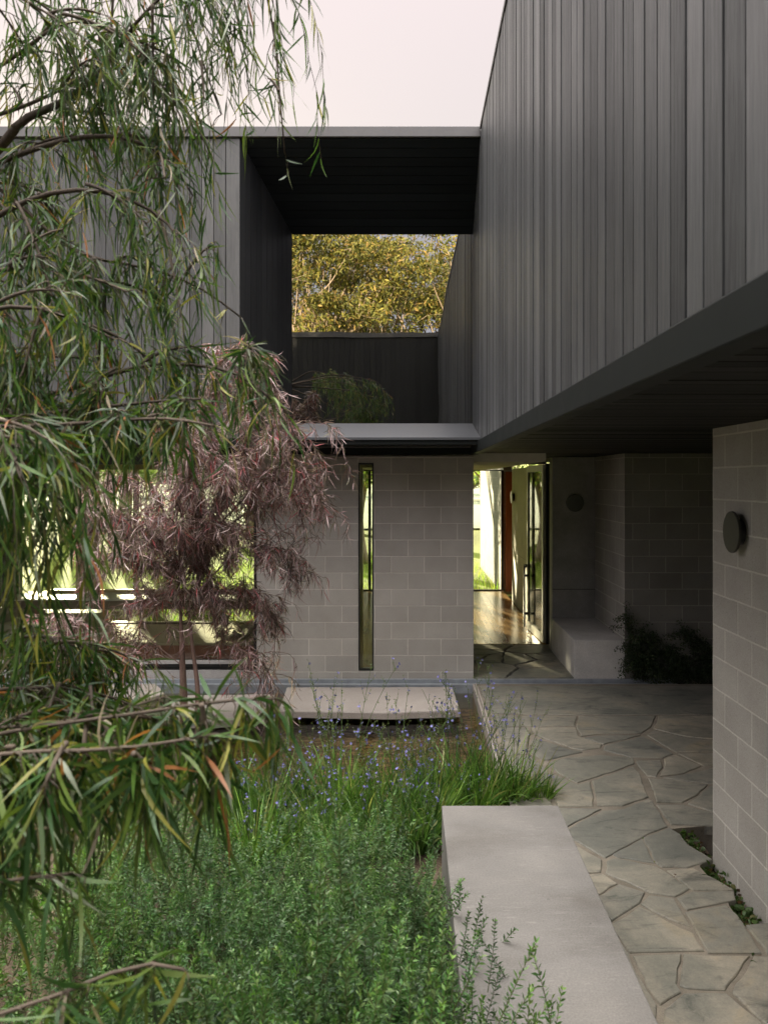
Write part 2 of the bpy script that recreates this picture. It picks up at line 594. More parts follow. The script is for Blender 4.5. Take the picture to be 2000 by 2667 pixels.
M_MIRR = m_glass('reflective_glass', (0.05, 0.055, 0.06), refl=1.0, base=0.31, wave=0.10)
M_FLOOR = m_timber('polished_timber_floor', (0.22, 0.13, 0.055), (0.40, 0.26, 0.12), (7, 0.6, 7), (0.16, 0.26), 0.6)
M_CEIL = m_plain('pale_ceiling', (0.55, 0.53, 0.47), 0.8)
M_DKIN = m_plain('dark_interior', (0.02, 0.02, 0.02), 0.8)
M_RED = m_timber('red_timber_panel', (0.34, 0.085, 0.030), (0.55, 0.16, 0.055), (9, 9, 0.6), (0.4, 0.6))
M_TERR = m_plain('terracotta_upholstery', (0.46, 0.20, 0.14), 0.85, 0, 0.08, 4)
M_TERR2 = m_plain('pale_seat_cushion', (0.62, 0.53, 0.36), 0.7, 0, 0.08, 3)
M_LEDGE = m_plain('white_ledge', (0.72, 0.72, 0.68), 0.5, 0, 0.05)
M_BROWN = m_plain('brown_rail', (0.13, 0.105, 0.07), 0.5)
M_PLAST = m_plain('olive_plaster', (0.34, 0.34, 0.24), 0.7)
M_LAMP = m_plain('lamp_dark_olive', (0.034, 0.034, 0.026), 0.5)
M_LAMPB = m_plain('lamp_black', (0.012, 0.013, 0.014), 0.4)
M_LAMPW = m_plain('lamp_pale', (0.62, 0.60, 0.54), 0.4)
M_BARK = m_timber('grey_brown_bark', (0.045, 0.036, 0.028), (0.16, 0.125, 0.095), (18, 18, 3), (0.7, 0.9), 0.2)
M_BARKR = m_timber('red_brown_bark', (0.07, 0.042, 0.034), (0.20, 0.13, 0.105), (18, 18, 3), (0.7, 0.9), 0.2)
M_EUCB = m_timber('smooth_pale_bark', (0.20, 0.15, 0.11), (0.48, 0.38, 0.29), (1.2, 1.2, 0.3), (0.7, 0.9), 0.2)
M_LEAF = m_leaf('narrow_green_leaf', 0.32, 0.42, 0.5)
M_RLEAF = m_leaf('purple_leaf', 0.22, 0.42, 0.5, 1.3)
M_SHRUB = m_leaf('small_green_leaf', 0.28, 0.5, 0.4, 1.4, 0.32)
M_BLADE = m_leaf('strap_leaf', 0.35, 0.4, 0.45, 1.4, 0.25)
M_FLOW = m_leaf('blue_petal', 0.35, 0.6, 0.2, 1.1)
M_EUC = m_leaf('eucalypt_leaf', 0.25, 0.6, 0.3)
M_BACKL = m_leaf('backlit_leaf', 0.55, 0.6, 0.2, 1.7)


def m_ground(name, stops, scale=1.5, fine=40, bstr=0.5, rough=0.95):
    m, n, b = mat_base(name)
    o = coords(n)
    a = noise(n, o, scale, 8, 0.7); g = noise(n, o, fine, 4, 0.7)
    col = rampn(n, mth(n, 'ADD', mth(n, 'MULTIPLY', a, 0.6), mth(n, 'MULTIPLY', g, 0.4)), stops)
    n.links.new(col, b.inputs['Base Color'])
    b.inputs['Roughness'].default_value = rough
    b.inputs['Specular IOR Level'].default_value = 0.15
    bump(n, b, g, bstr, 0.03)
    return m


M_SOIL = m_ground('mulch_soil', [(0.35, (0.030, 0.022, 0.015)), (0.5, (0.065, 0.048, 0.032)), (0.65, (0.13, 0.10, 0.07))])
M_GRASS = m_ground('meadow_grass', [(0.3, (0.085, 0.12, 0.020)), (0.5, (0.17, 0.20, 0.038)), (0.7, (0.27, 0.27, 0.07))], 0.25, 6)


M_FIELD = m_ground('haze_paled_field', [(0.3, (0.14, 0.175, 0.11)), (0.5, (0.185, 0.21, 0.14)), (0.7, (0.225, 0.235, 0.165))], 0.08, 3, 0.2)  # distance haze is put into this paler grass colour


def m_pondbed():
    m, n, b = mat_base('pebbly_pond_bed')
    v = coords(n, (7, 13, 7))
    dn = nd(n, 'ShaderNodeTexNoise'); dn.inputs['Scale'].default_value = 0.8
    n.links.new(v, dn.inputs['Vector'])
    ad = nd(n, 'ShaderNodeVectorMath', operation='MULTIPLY_ADD')
    n.links.new(dn.outputs['Color'], ad.inputs[0]); ad.inputs[1].default_value = (1.6, 1.6, 0); n.links.new(v, ad.inputs[2])
    vo = nd(n, 'ShaderNodeTexVoronoi', feature='DISTANCE_TO_EDGE'); vo.inputs['Scale'].default_value = 1.0
    n.links.new(ad.outputs[0], vo.inputs['Vector'])
    vc = nd(n, 'ShaderNodeTexVoronoi'); vc.inputs['Scale'].default_value = 1.0
    n.links.new(ad.outputs[0], vc.inputs['Vector'])
    col = rampn(n, vc.outputs['Distance'], [(0.0, (0.25, 0.185, 0.11)), (0.8, (0.13, 0.092, 0.055))])
    nz = noise(n, coords(n), 2.0, 5)
    col = mixc(n, col, rampn(n, nz, [(0.35, (0.55, 0.55, 0.5)), (0.65, (1.2, 1.15, 1.1))]), 0.8, 'MULTIPLY')
    col = mixc(n, (0.035, 0.025, 0.015), col, rampn(n, vo.outputs['Distance'], [(0.02, (0, 0, 0)), (0.14, (1, 1, 1))]))
    n.links.new(col, b.inputs['Base Color'])
    b.inputs['Roughness'].default_value = 0.8
    bump(n, b, vo.outputs['Distance'], 0.8, 0.03)
    return m


def m_water():
    m = bpy.data.materials.new('clear_pond_water')
    m.use_nodes = True
    n = m.node_tree
    n.nodes.clear()
    out = nd(n, 'ShaderNodeOutputMaterial')
    tr = nd(n, 'ShaderNodeBsdfTransparent'); tr.inputs[0].default_value = (0.80, 0.74, 0.58, 1)
    gl = nd(n, 'ShaderNodeBsdfGlossy'); gl.inputs['Roughness'].default_value = 0.02
    fr = nd(n, 'ShaderNodeFresnel'); fr.inputs['IOR'].default_value = 1.33
    bp = nd(n, 'ShaderNodeBump'); bp.inputs['Strength'].default_value = 0.25; bp.inputs['Distance'].default_value = 0.02
    n.links.new(noise(n, coords(n, (5, 14, 5)), 1.0, 3, 0.5), bp.inputs['Height'])
    n.links.new(bp.outputs[0], gl.inputs['Normal']); n.links.new(bp.outputs[0], fr.inputs['Normal'])
    mx = nd(n, 'ShaderNodeMixShader')
    n.links.new(fr.outputs[0], mx.inputs[0]); n.links.new(tr.outputs[0], mx.inputs[1]); n.links.new(gl.outputs[0], mx.inputs[2])
    n.links.new(mx.outputs[0], out.inputs[0])
    return m


M_POND = m_pondbed()
M_WATER = m_water()

# ------------------------------------------------------------------ key dimensions
XR = 0.782        # plane of the long dark timber wall on the right
YF = 9.06         # front of the upper storey
YL = 10.03        # front of the block wall below
YW = 10.15        # upper window glass
ZT = 6.274        # parapet top
ZS = 2.72         # underside of the upper storey
XP = 1.946        # near block pier, face towards the path
YB = -1.9         # wing behind the viewer


def setting(o, kind='structure'):
    o['kind'] = kind
    return o


# ------------------------------------------------------------------ ground, pond, paths
b = MB()
b.poly([(-900, -900, -0.42), (900, -900, -0.42), (900, 1500, -0.42), (-900, 1500, -0.42)])
setting(b.build('ground', M_SOIL))
# meadow behind the house, gently rolling, with far low hills
nx, ny = 60, 60
xs = np.linspace(-220, 220, nx); ys = 12.2 + (np.linspace(0, 1, ny) ** 2) * 500
X, Y = np.meshgrid(xs, ys)
Z = -0.10 - 0.0 * X + 1.2 * np.clip((Y - 60) / 200, 0, 1) + 0.25 * np.sin(X * 0.07) * np.clip((Y - 30) / 60, 0, 1)
idx = np.arange(nx * ny).reshape(ny, nx)
Q = np.stack([idx[:-1, :-1], idx[:-1, 1:], idx[1:, 1:], idx[1:, :-1]], -1).reshape(-1, 4)
setting(np_mesh('meadow', np.stack([X, Y, Z], -1), Q, None, M_GRASS, smooth=True))
fy = np.linspace(42, 330, 40); fxx = np.linspace(-230, 160, 40)
FX, FY = np.meshgrid(fxx, fy)
FZ = -0.06 + 1.2 * np.clip((FY - 60) / 200, 0, 1) + 0.25 * np.sin(FX * 0.07) * np.clip((FY - 30) / 60, 0, 1) + .05
fi = np.arange(1600).reshape(40, 40)
setting(np_mesh('field', np.stack([FX, FY, FZ], -1), np.stack([fi[:-1, :-1], fi[:-1, 1:], fi[1:, 1:], fi[1:, :-1]], -1).reshape(-1, 4), None, M_FIELD, smooth=True))
Z2 = -0.15 + 16 * np.clip((Y - 150) / 300, 0, 1) ** 1.2 * (0.8 + 0.35 * np.sin(X * 0.021 + 1) + 0.2 * np.sin(X * 0.05))
setting(np_mesh('hills', np.stack([X * 3, Y + 80, Z2 - 0.6], -1), Q, None, M_GRASS, smooth=True))
# lawn behind the rear wing
b = MB(); b.box(-120, 120, -220, YB - 0.5, -0.4, -0.1)
setting(b.build('lawn', M_GRASS))
# garden beds (soil), pond bed, water
b = MB()
bed = [(-8, -1.8), (0.25, -1.8), (0.25, 5.7), (0.86, 5.75), (0.86, 6.15), (0.2, 6.25), (-0.7, 6.05), (-1.5, 6.5), (-1.95, 7.6), (-2.6, 8.3), (-3.6, 8.6), (-4.2, 9.3), (-8, 9.3)]
bed = list(reversed([(x, y) for x, y in bed]))[::-1]
b.ring([[(x, y, -0.41) for x, y in bed], [(x * 1.0, y, -0.07) for x, y in bed]])
setting(b.build('garden_bed', M_SOIL))
b = MB(); b.poly([(-8, 5, -0.30), (0.86, 5, -0.30), (0.86, 9.9, -0.30), (-8, 9.9, -0.30)])
setting(b.build('pond_bed', M_POND))
b = MB(); b.poly([(-8, 5, -0.12), (0.84, 5, -0.12), (0.84, 9.85, -0.12), (-8, 9.85, -0.12)])
setting(b.build('water', M_WATER))


# ---- flagstones traced as ground polygons
def stone(b, pts, top=0.0, low=-0.06, tone=0.5, rim=0.006, jit=0.006, rg=random, grow=0.010):
    pts = [np.array(p[:2], float) for p in pts]
    c = sum(pts) / len(pts)
    pts = [p + (p - c) / max(np.linalg.norm(p - c), 1e-6) * grow for p in pts]
    area = sum(pts[i][0] * pts[(i + 1) % len(pts)][1] - pts[(i + 1) % len(pts)][0] * pts[i][1] for i in range(len(pts)))
    if area < 0: pts = pts[::-1]
    ring = []
    for i in range(len(pts)):
        a, d = pts[i], pts[(i + 1) % len(pts)]
        L = np.linalg.norm(d - a)
        k = max(1, int(L / 0.07))
        nrm = np.array((d - a)[::-1]) * np.array((1, -1)) / max(L, 1e-6)
        ph = rg.random() * 6
        for j in range(k):
            w = 0 if j == 0 else rg.uniform(-jit, jit) + 0.6 * jit * math.sin(ph + j * 0.9)
            ring.append(a + (d - a) * j / k + nrm * w)
    n = len(ring)
    cx = sum(ring) / n

    def inset(d):
        out = []
        for p in ring:
            v = cx - p; l = np.linalg.norm(v)
            out.append(p + v / max(l, 1e-6) * min(d, l * 0.5))
        return out
    tilt = (rg.uniform(-0.004, 0.004), rg.uniform(-0.004, 0.004))
    r1 = [(p[0], p[1], low) for p in ring]
    r2 = [(p[0], p[1], top - 0.014) for p in ring]
    zt = lambda p: top + (p[0] - cx[0]) * tilt[0] + (p[1] - cx[1]) * tilt[1]
    r3 = [(p[0], p[1], zt(p) - 0.004) for p in inset(rim * 0.5)]
    r4 = [(p[0], p[1], zt(p)) for p in inset(rim * 1.6)]
    b.ring([r1, r2, r3, r4], tone)


def z6(pts):
    return [G(1100 + 0.5425 * x, 1700 + 0.5425 * y) for x, y in pts]


STONES = [
    [(275, 162), (1420, 160), (1420, 293), (745, 296), (335, 292)],
    [(345, 303), (738, 303), (728, 350), (360, 355)],
    [(752, 304), (1116, 304), (1095, 353), (1048, 384), (870, 388), (764, 400), (744, 350)],
    [(1134, 303), (1420, 305), (1420, 415), (1270, 400), (1112, 362), (1130, 330)],
    [(365, 362), (503, 360), (514, 385), (502, 430), (502, 483), (400, 490)],
    [(524, 361), (735, 358), (748, 403), (858, 440), (850, 455), (770, 466), (722, 458), (544, 395)],
    [(532, 408), (712, 468), (765, 476), (600, 512), (580, 512), (524, 480), (518, 430)],
    [(778, 408), (880, 398), (1045, 397), (870, 438)],
    [(880, 446), (1058, 403), (1100, 428), (1198, 484), (1150, 503), (1000, 498), (872, 466)],
    [(1082, 395), (1112, 373), (1280, 408), (1420, 425), (1420, 474), (1215, 474), (1132, 425)],
    [(405, 503), (508, 494), (590, 555), (608, 590), (600, 640), (622, 735), (430, 735)],
    [(604, 530), (690, 508), (850, 492), (1008, 504), (1013, 533), (900, 573), (745, 622), (655, 575)],
    [(628, 584), (745, 634), (803, 622), (818, 690), (815, 733), (655, 736), (630, 670)],
    [(819, 616), (1010, 547), (1040, 580), (1080, 690), (960, 732), (842, 733), (838, 690)],
    [(1028, 520), (1140, 516), (1148, 550), (1122, 594), (1080, 588), (1042, 545)],
    [(1163, 511), (1215, 490), (1335, 542), (1255, 577), (1143, 592), (1166, 545)],
    [(1232, 484), (1420, 484), (1420, 538), (1350, 541)],
    [(1275, 583), (1420, 548), (1420, 630), (1160, 600)],
    [(1088, 603), (1240, 615), (1365, 634), (1318, 678), (1248, 716), (1128, 716)],
    [(1382, 640), (1420, 640), (1420, 770), (1278, 724)],
    [(1128, 731), (1250, 731), (1420, 775), (1420, 828), (1198, 823)],
    [(640, 746), (855, 752), (690, 836)],
    [(700, 848), (865, 760), (970, 752), (1085, 706), (1105, 715), (1145, 790), (1172, 833), (1080, 866), (980, 926), (880, 981), (720, 891)],
    [(715, 910), (856, 995), (853, 1050), (785, 1054)],
    [(1066, 887), (1185, 842), (1235, 872), (1270, 920), (1385, 990), (1330, 1008), (1270, 1028), (1152, 1026), (1124, 1006)],
    [(920, 966), (1052, 894), (1108, 1006), (942, 981)],
    [(890, 1002), (922, 989), (1118, 1027), (1158, 1049), (1275, 1130), (1208, 1167), (1092, 1150), (884, 1058)],
    [(1180, 1047), (1300, 1037), (1400, 1085), (1490, 1138), (1304, 1136)],
    [(790, 1065), (868, 1065), (930, 1107), (830, 1165)],
    [(838, 1175), (945, 1114), (1062, 1152), (1038, 1198), (910, 1285)],
    [(1230, 1177), (1300, 1149), (1490, 1147), (1497, 1188), (1272, 1232)],
    [(1055, 1207), (1092, 1168), (1202, 1182), (1283, 1312), (1180, 1274)],
    [(910, 1306), (1043, 1221), (1294, 1347), (1346, 1428), (998, 1436)],
    [(1266, 1247), (1455, 1214), (1508, 1260), (1550, 1330), (1622, 1438), (1374, 1438), (1310, 1318)],
    [(1560, 1309), (1720, 1297), (1860, 1500), (1664, 1446)],
    [(1014, 1458), (1238, 1449), (1210, 1590), (1234, 1625), (1142, 1684), (1080, 1600), (1046, 1520)],
    [(1258, 1449), (1566, 1458), (1446, 1614), (1278, 1607), (1240, 1596)],
    [(1594, 1460), (1664, 1462), (1850, 1520), (1990, 1900), (1655, 1783), (1494, 1628)],
    [(1172, 1714), (1262, 1640), (1458, 1640), (1630, 1783), (1740, 1900), (1180, 1910)],
    [(880, 1290), (990, 1446), (1024, 1540), (1120, 1690), (1110, 1783), (1000, 1640)],
]
b = MB()
rs = random.Random(3)
for s in STONES:
    stone(b, z6(s), 0.0, -0.07, rs.uniform(0.2, 0.8), rg=rs)
# stones carrying on towards and behind the viewer
yy = 3.45
while yy > -1.5:
    x0 = 0.93
    while x0 < 1.9:
        w = rs.uniform(0.4, 0.7)
        stone(b, [(x0, yy), (x0 + w - .03, yy + rs.uniform(-.05, .05)), (x0 + w - .03 + rs.uniform(-.06, .06), yy - 0.55), (x0 + rs.uniform(-.04, .04), yy - .57)], 0, -0.07, rs.random(), rg=rs)
        x0 += w
    yy -= 0.62
path = b.build('flagstone_path', M_STONE)
setting(path)
path['label'] = 'irregular grey bluestone path with sandy joints leading to the entrance'
b = MB()
edge = [(0.775, 9.80), (0.775, 5.0), (0.88, 4.9), (0.88, -1.8), (2.3, -1.8)] + [tuple(G(1100 + .5425 * x, 1700 + .5425 * y)[:2]) for x, y in
        ((1700, 1300), (1560, 1320), (1500, 1250), (1470, 1205), (1470, 1165), (1390, 1090), (1330, 1020), (1360, 992), (1240, 890), (1180, 842), (1380, 826))] + [(4.2, 5.9), (4.2, 9.80)]
b.ring([[(x, y, -0.30) for x, y in edge], [(x, y, -0.009) for x, y in edge]])
setting(b.build('path_mortar_bed', M_MORT))
# thin stone edging between pond and path
b = MB(); b.box(0.752, 0.772, 5.9, 9.79, -0.4, -0.003); b.box(0.786, 0.80, 5.9, 9.79, -0.02, 0.006)
setting(b.build('kerb', M_SLAB))
# entrance paving behind the channel: random flags
def voronoi(seeds, rect, gap):
    out = []
    x0, x1, y0, y1 = rect
    for i, s in enumerate(seeds):
        poly = [np.array(p, float) for p in ((x0, y0), (x1, y0), (x1, y1), (x0, y1))]
        for j, t in enumerate(seeds):
            if i == j: continue
            nrm = t - s; m = (s + t) / 2 - unit(nrm) * gap
            new = []
            for k in range(len(poly)):
                a, c = poly[k], poly[(k + 1) % len(poly)]
                da, dc = np.dot(a - m, nrm), np.dot(c - m, nrm)
                if da <= 0: new.append(a)
                if da * dc < 0: new.append(a + (c - a) * da / (da - dc))
            poly = new
            if len(poly) < 3: break
        if len(poly) >= 3: out.append(poly)
    return out
b = MB()
r2 = np.random.default_rng(11)
sd_ = np.stack([r2.uniform(0.8, 2.6, 13), r2.uniform(10.1, 12.2, 13)], 1)
for poly in voronoi(sd_, (0.79, 2.3, 10.07, 12.14), 0.013):
    stone(b, poly, 0.0, -0.04, rs.uniform(0.1, 0.6), jit=0.012, rg=rs, grow=-0.004)
o = b.build('porch_paving', M_STONE); setting(o)
b = MB(); b.box(0.60, 2.65, 10.05, 12.15, -0.2, -0.02); setting(b.build('porch_mortar_bed', M_DARKMORT))
# galvanised channel along the front of the house
b = MB()
b.box(-8, 3.2, 9.83, 10.02, -0.3, -0.045); b.box(-8, 3.2, 9.80, 9.845, -0.3, -0.015); b.box(-8, 3.2, 9.985, 10.025, -0.3, 0.004)
o = b.build('drainage_channel', M_CHAN, bevel=0.004); setting(o)
# soil and weeds strip by the near pier
b = MB(); b.box(1.2, 2.0, -1.8, 5.85, -0.3, -0.085); setting(b.build('weedy_strip', M_SOIL))
b = MB(); b.box(1.9, 3.2, 9.7, 10.04, -0.3, -0.06); setting(b.build('planting_strip', M_SOIL))


# ------------------------------------------------------------------ cladding helper
def cladding(b, o, du, n, w, up, nrm, gap=0.008, dep=0.026, rg=random, tj=0.0015):
    """boards side by side: origin o, step direction du, board width w, run vector up(i)->(a,b), outward normal."""
    o = np.array(o, float); du = np.array(du, float); nrm = np.array(nrm, float)
    for i in range(n):
        t = rg.random()
        e = nrm * rg.uniform(-tj, tj)
        a0, a1 = up(i / n), up((i + (w - gap) / w) / n)
        p = [a0[0] + e, a1[0] + e, a1[1] + e, a0[1] + e]
        q = [x - nrm * dep for x in p]
        b.hexa([*q, *p], t)
        # backing in the groove
        a2 = up((i + 1) / n)
        k = nrm * dep * 0.75
        b.poly([a1[0] - k, a2[0] - k, a2[1] - k, a1[1] - k], 0.0)


# ------------------------------------------------------------------ the house
house = thing('house', 'flat-roofed house with black timber upper storey over grey block ground floor', 'house', (0, YL, 0))

b = MB(); rg = random.Random(5)
XC = -1.853 - 0.15
nb = 52; x_l = XC - nb * 0.131
cladding(b, (x_l, YF, 0), (1, 0, 0), nb, 0.131,
         lambda s: (np.array((x_l + s * nb * 0.131, YF, 2.87)), np.array((x_l + s * nb * 0.131, YF, 6.15))), (0, -1, 0), rg=rg)
b.box(XC + 0.004, -1.853, YF - 0.006, YF + 0.03, 2.87, 6.15, 0.6)
b.build('timber_facade', M_TIMBL, house)
# splayed reveal on the left of the deep window
b = MB()
A0 = np.array((-1.853, YF + 0.001, 2.87)); A1 = np.array((-1.853, YF + 0.001, 6.152))
B0 = np.array((-1.434, YW, 3.104)); B1 = np.array((-1.434, YW, 5.427))
nr = unit(np.cross(A1 - A0, B0 - A0)); nr = nr if nr[0] > 0 else -nr
cladding(b, A0, (1, 0, 0), 10, 0.118, lambda s: (A0 + (B0 - A0) * s, A1 + (B1 - A1) * s), nr, rg=rg)
b.build('splayed_reveal', M_TIMB, house)
# sloping soffit
b = MB()
S0 = np.array((-1.853, YF + 0.002, 6.152)); S1 = np.array((XR + 0.02, YF + 0.002, 6.152))
T0 = np.array((-1.434, YW, 5.427)); T1 = np.array((XR + 0.02, YW, 5.427))
cladding(b, S0, (0, 1, 0), 11, 0.12, lambda s: (S0 + (T0 - S0) * s, S1 + (T1 - S1) * s), unit(np.array((0, -0.55, -0.83))), rg=rg)
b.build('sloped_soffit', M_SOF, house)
# parapet cap, flashing below the window, lower fascia
b = MB(); b.box(x_l, XR - 0.002, YF - 0.035, YF + 0.35, 6.162, ZT)
b.build('roof_cap', M_CAP, house, bevel=0.004)
b = MB()
b.hexa([(-1.86, YF - 0.03, 2.855), (XR - 0.003, YF - 0.03, 2.855), (XR - 0.003, YW, 3.09), (-1.86, YW, 3.09),
        (-1.86, YF - 0.03, 2.872), (XR - 0.003, YF - 0.03, 2.872), (XR - 0.003, YW, 3.106), (-1.86, YW, 3.106)])
b.box(-1.86, XR - 0.003, YF - 0.032, YF + 0.02, 2.85, 2.876)
b.build('sill_flashing', M_FLASH, house)
b = MB(); b.box(x_l, XR - 0.004, YF - 0.012, YF + 0.10, 2.800, 2.852); b.box(x_l, XR - 0.004, YF + 0.1, YL - 0.03, 2.815, 2.835)
b.build('upper_fascia', M_FASC, house)
b = MB(); b.box(x_l, XR - 0.002, YL - 0.05, YL + 0.02, ZS, 2.808)
b.build('lower_fascia', M_FASC, house)
b = MB(); b.box(x_l, XR - 0.002, YL - 0.062, YL - 0.049, 2.80, 2.814)
b.build('drip_edge', M_CAP, house)
# window
win = MB()
win.box(-1.434, XR - 0.002, YW + 0.004, YW + 0.012, 3.10, 5.43)
w = win.build('reflective_window', M_MIRR, house)
b = MB()
b.box(-1.50, XR - 0.002, YW + 0.014, YW + 0.08, 5.40, 5.50); b.box(-1.50, -1.42, YW + 0.014, YW + 0.08, 3.0, 5.40)
b.build('window_frame', M_BLACK, w)
# upper shell: roof, floor, walls (dark room behind the reflecting glass)
b = MB()
b.box(x_l, XR - 0.002, YF + 0.35, 18.3, 6.10, 6.22)
b.build('roof', M_CAP, house)
b = MB()
b.box(x_l, XR + 0.9, YL + 0.14, 18.3, 2.64, 2.79)
b.build('ceiling_slab', M_CEIL, house)
b = MB()
b.box(x_l, XR - 0.002, 18.15, 18.3, 2.79, 6.10); b.box(x_l, x_l + .1, YF + .05, 18.15, 2.79, 6.10)
b.box(-1.9, -1.8, 10.3, 18.15, 2.795, 6.09); b.box(-1.44, XR - .01, YW + .1, YW + .2, 5.5, 6.09)
b.build('upper_wall', M_DKIN, house)
# block wall with slot window
b = MB()
SX0, SX1, SZ0, SZ1 = -0.614, -0.428, 0.10, 2.62
XWL = -1.845
b.box(XWL, SX0, YL, YL + 0.19, -0.3, 2.70); b.box(SX1, XR, YL, YL + 0.19, -0.3, 2.70)
b.box(SX0, SX1, YL, YL + 0.19, -0.3, SZ0); b.box(SX0, SX1, YL, YL + 0.19, SZ1, 2.70)
blk = b.build('block_wall', M_BLK, house)
b = MB()
for x0, x1, z0, z1 in ((SX0 + .001, SX0 + .018, SZ0, SZ1), (SX1 - .018, SX1 - .001, SZ0, SZ1), (SX0 + .018, SX1 - .018, SZ1 - .02, SZ1 - .001), (SX0 + .018, SX1 - .018, SZ0 + 0.001, SZ0 + .02)):
    b.box(x0, x1, YL - 0.004, YL + 0.06, z0, z1)
sw = b.build('slot_window', M_BLACK, house)
b = MB(); b.box(SX0 + .0185, SX1 - .0185, YL + 0.03, YL + 0.036, SZ0 + .0205, SZ1 - .0205)
b.build('pane', M_GLASS, sw)
b = MB(); b.box(SX0 + .019, SX0 + .05, YL + .061, YL + .185, SZ0 + .02, SZ1 - .02); b.box(SX0 + .05, SX1 - .02, YL + .061, YL + .185, SZ1 - .06, SZ1 - .02)
b.build('reveal_lining', M_FRAME, sw)
# hall: floor, right concrete wall, far glazing
b = MB()
xx = -1.75
rg = random.Random(9)
while xx < 2.06:
    yb = 12.2 if xx > 0.75 else YL + 0.2
    b.box(xx, min(xx + 0.118, 2.06), yb, 18.1, -0.12, -0.004 + rg.uniform(0, 0.0006), rg.random())
    xx += 0.12
b.build('hall_floor', M_FLOOR, house)
b = MB(); b.box(2.08, 2.22, 12.30, 16.7, -0.1, 2.64)
hw = b.build('hall_wall', M_CONCH, house, bevel=0.004)
hole = None
for yy in (13.2, 14.3, 15.4, 16.4):
    for zz in (0.45, 1.1, 1.7, 2.3):
        if hole is None:
            hole = MB().cyl((2.0785 - XR * 0, yy, zz), (1, 0, 0), 0.011, 0.004, 10).build('tie_hole', M_DKIN, hw); oy, oz = yy, zz
        else:
            c = hole.copy(); C.objects.link(c); c.location = (0, yy - oy, zz - oz)
b = MB(); b.box(2.0775, 2.0805, 12.3, 16.7, 0.985, 0.993); b.build('pour_joint', M_BROWN, hw)
b = MB(); b.box(2.10, 2.95, 17.93, 17.98, 0.0, 2.60, 0.5)
b.build('red_door_panel', M_RED, house)
b = MB(); b.box(2.95, 3.05, 12.3, 18.1, -0.1, 2.64)
b.box(2.08, 2.95, 17.98, 18.1, 2.6, 2.64)
b.build('side_wall', M_CONCH, house)
b = MB(); b.box(2.22, 2.95, 16.7, 17.9, -0.12, -0.005, 0.5); b.build('passage_floor', M_FLOOR, house)
# partition between hall and living bay with timber-lined openings (seen in the slot)
b = MB()
b.box(-1.845, -1.70, YL + .2, 12.0, -0.1, 2.64); b.box(-1.845, -1.70, 12.0, 18.1, -0.1, 0.28); b.box(-1.845, -1.70, 12.0, 18.1, 2.46, 2.64)
b.build('partition_wall', M_CONCH, house)
b = MB()
for y in (12.0, 13.95, 15.95, 18.03):
    b.box(-1.80, -1.73, y, y + .07, .281, 2.459)
b.box(-1.80, -1.73, 12.07, 18.03, .2805, .33); b.box(-1.80, -1.73, 12.07, 18.03, 2.41, 2.4595)
scn = b.build('hall_side_window', M_PALEFR, house)
b = MB(); b.box(-1.768, -1.762, 12.075, 18.025, .3305, 2.4095); b.build('pane', M_GLASS, scn)
# far glazing
b = MB()
fx = [-1.70, -0.85, -0.72, 0.55, 2.06]
b.box(-1.70, 2.09, 18.1, 18.16, -0.06, 0.02); b.box(-1.70, 2.09, 18.1, 18.16, 2.62, 2.64)
for x in (-1.68, -0.86, 0.62, 2.045):
    b.box(x - .03, x + .03, 18.098, 18.162, 0.02, 2.62)
fw = b.build('far_window', M_BLACK, house)
b = MB(); b.box(-1.65, 2.0, 18.125, 18.131, 0.02, 2.62); b.build('pane', M_GLASS, fw)
# porch: door frame and open door leaf
b = MB()
b.box(0.78, 2.02, 12.16, 12.26, 2.645, 2.71); b.box(2.015, 2.075, 12.15, 12.27, 0, 2.66); b.box(XR - 0.02, XR + 0.025, 12.16, 12.26, 0, 2.645)
b.build('door_frame', M_BLACK, house)
b = MB(); b.box(2.0755, 2.12, 12.10, 12.22, 0.0, 2.66); b.build('door_jamb', M_PALEFR, house)
# porch inner wall on the left, from block wall back to the door
b = MB(); b.box(0.60, XR - 0.001, YL + .19, 12.26, -0.1, 2.64); b.build('porch_return_wall', M_BLKY, house)


def hinge(x0, y0, ang, pts):
    ca, sa = math.cos(ang), math.sin(ang)
    return [(x0 + p[0] * ca - p[1] * sa, y0 + p[0] * sa + p[1] * ca, p[2]) for p in pts]


def hbox(b, x0, x1, y0, y1, z0, z1):
    b.hexa(hinge(1.995, 12.2, R(3.0), [(x0, y0, z0), (x1, y0, z0), (x1, y1, z0), (x0, y1, z0), (x0, y0, z1), (x1, y0, z1), (x1, y1, z1), (x0, y1, z1)]))


b = MB()
hbox(b, -.022, .022, 0.0, .09, 0.01, 2.64); hbox(b, -.022, .022, 1.14, 1.23, 0.01, 2.64)
hbox(b, -.022, .022, .09, 1.14, 0.01, 0.14); hbox(b, -.022, .022, .09, 1.14, 2.54, 2.64)
door = b.build('glass_door', M_PALEFR, house)
b = MB(); hbox(b, -.004, .004, .09, 1.14, .14, 2.54); b.build('pane', M_GLASS, door)
b = MB()
for s in (-1, 1):
    hbox(b, s * .085 - .014, s * .085 + .014, 1.08, 1.108, .06, 1.06)
    for z in (.27, .88):
        hbox(b, min(s * .022, s * .075), max(s * .022, s * .075), 1.085, 1.103, z - .02, z + .02)
hbox(b, -.05, -.022, 1.17, 1.21, 1.0, 1.05)
b.build('pull_handle', M_BLACK, door)

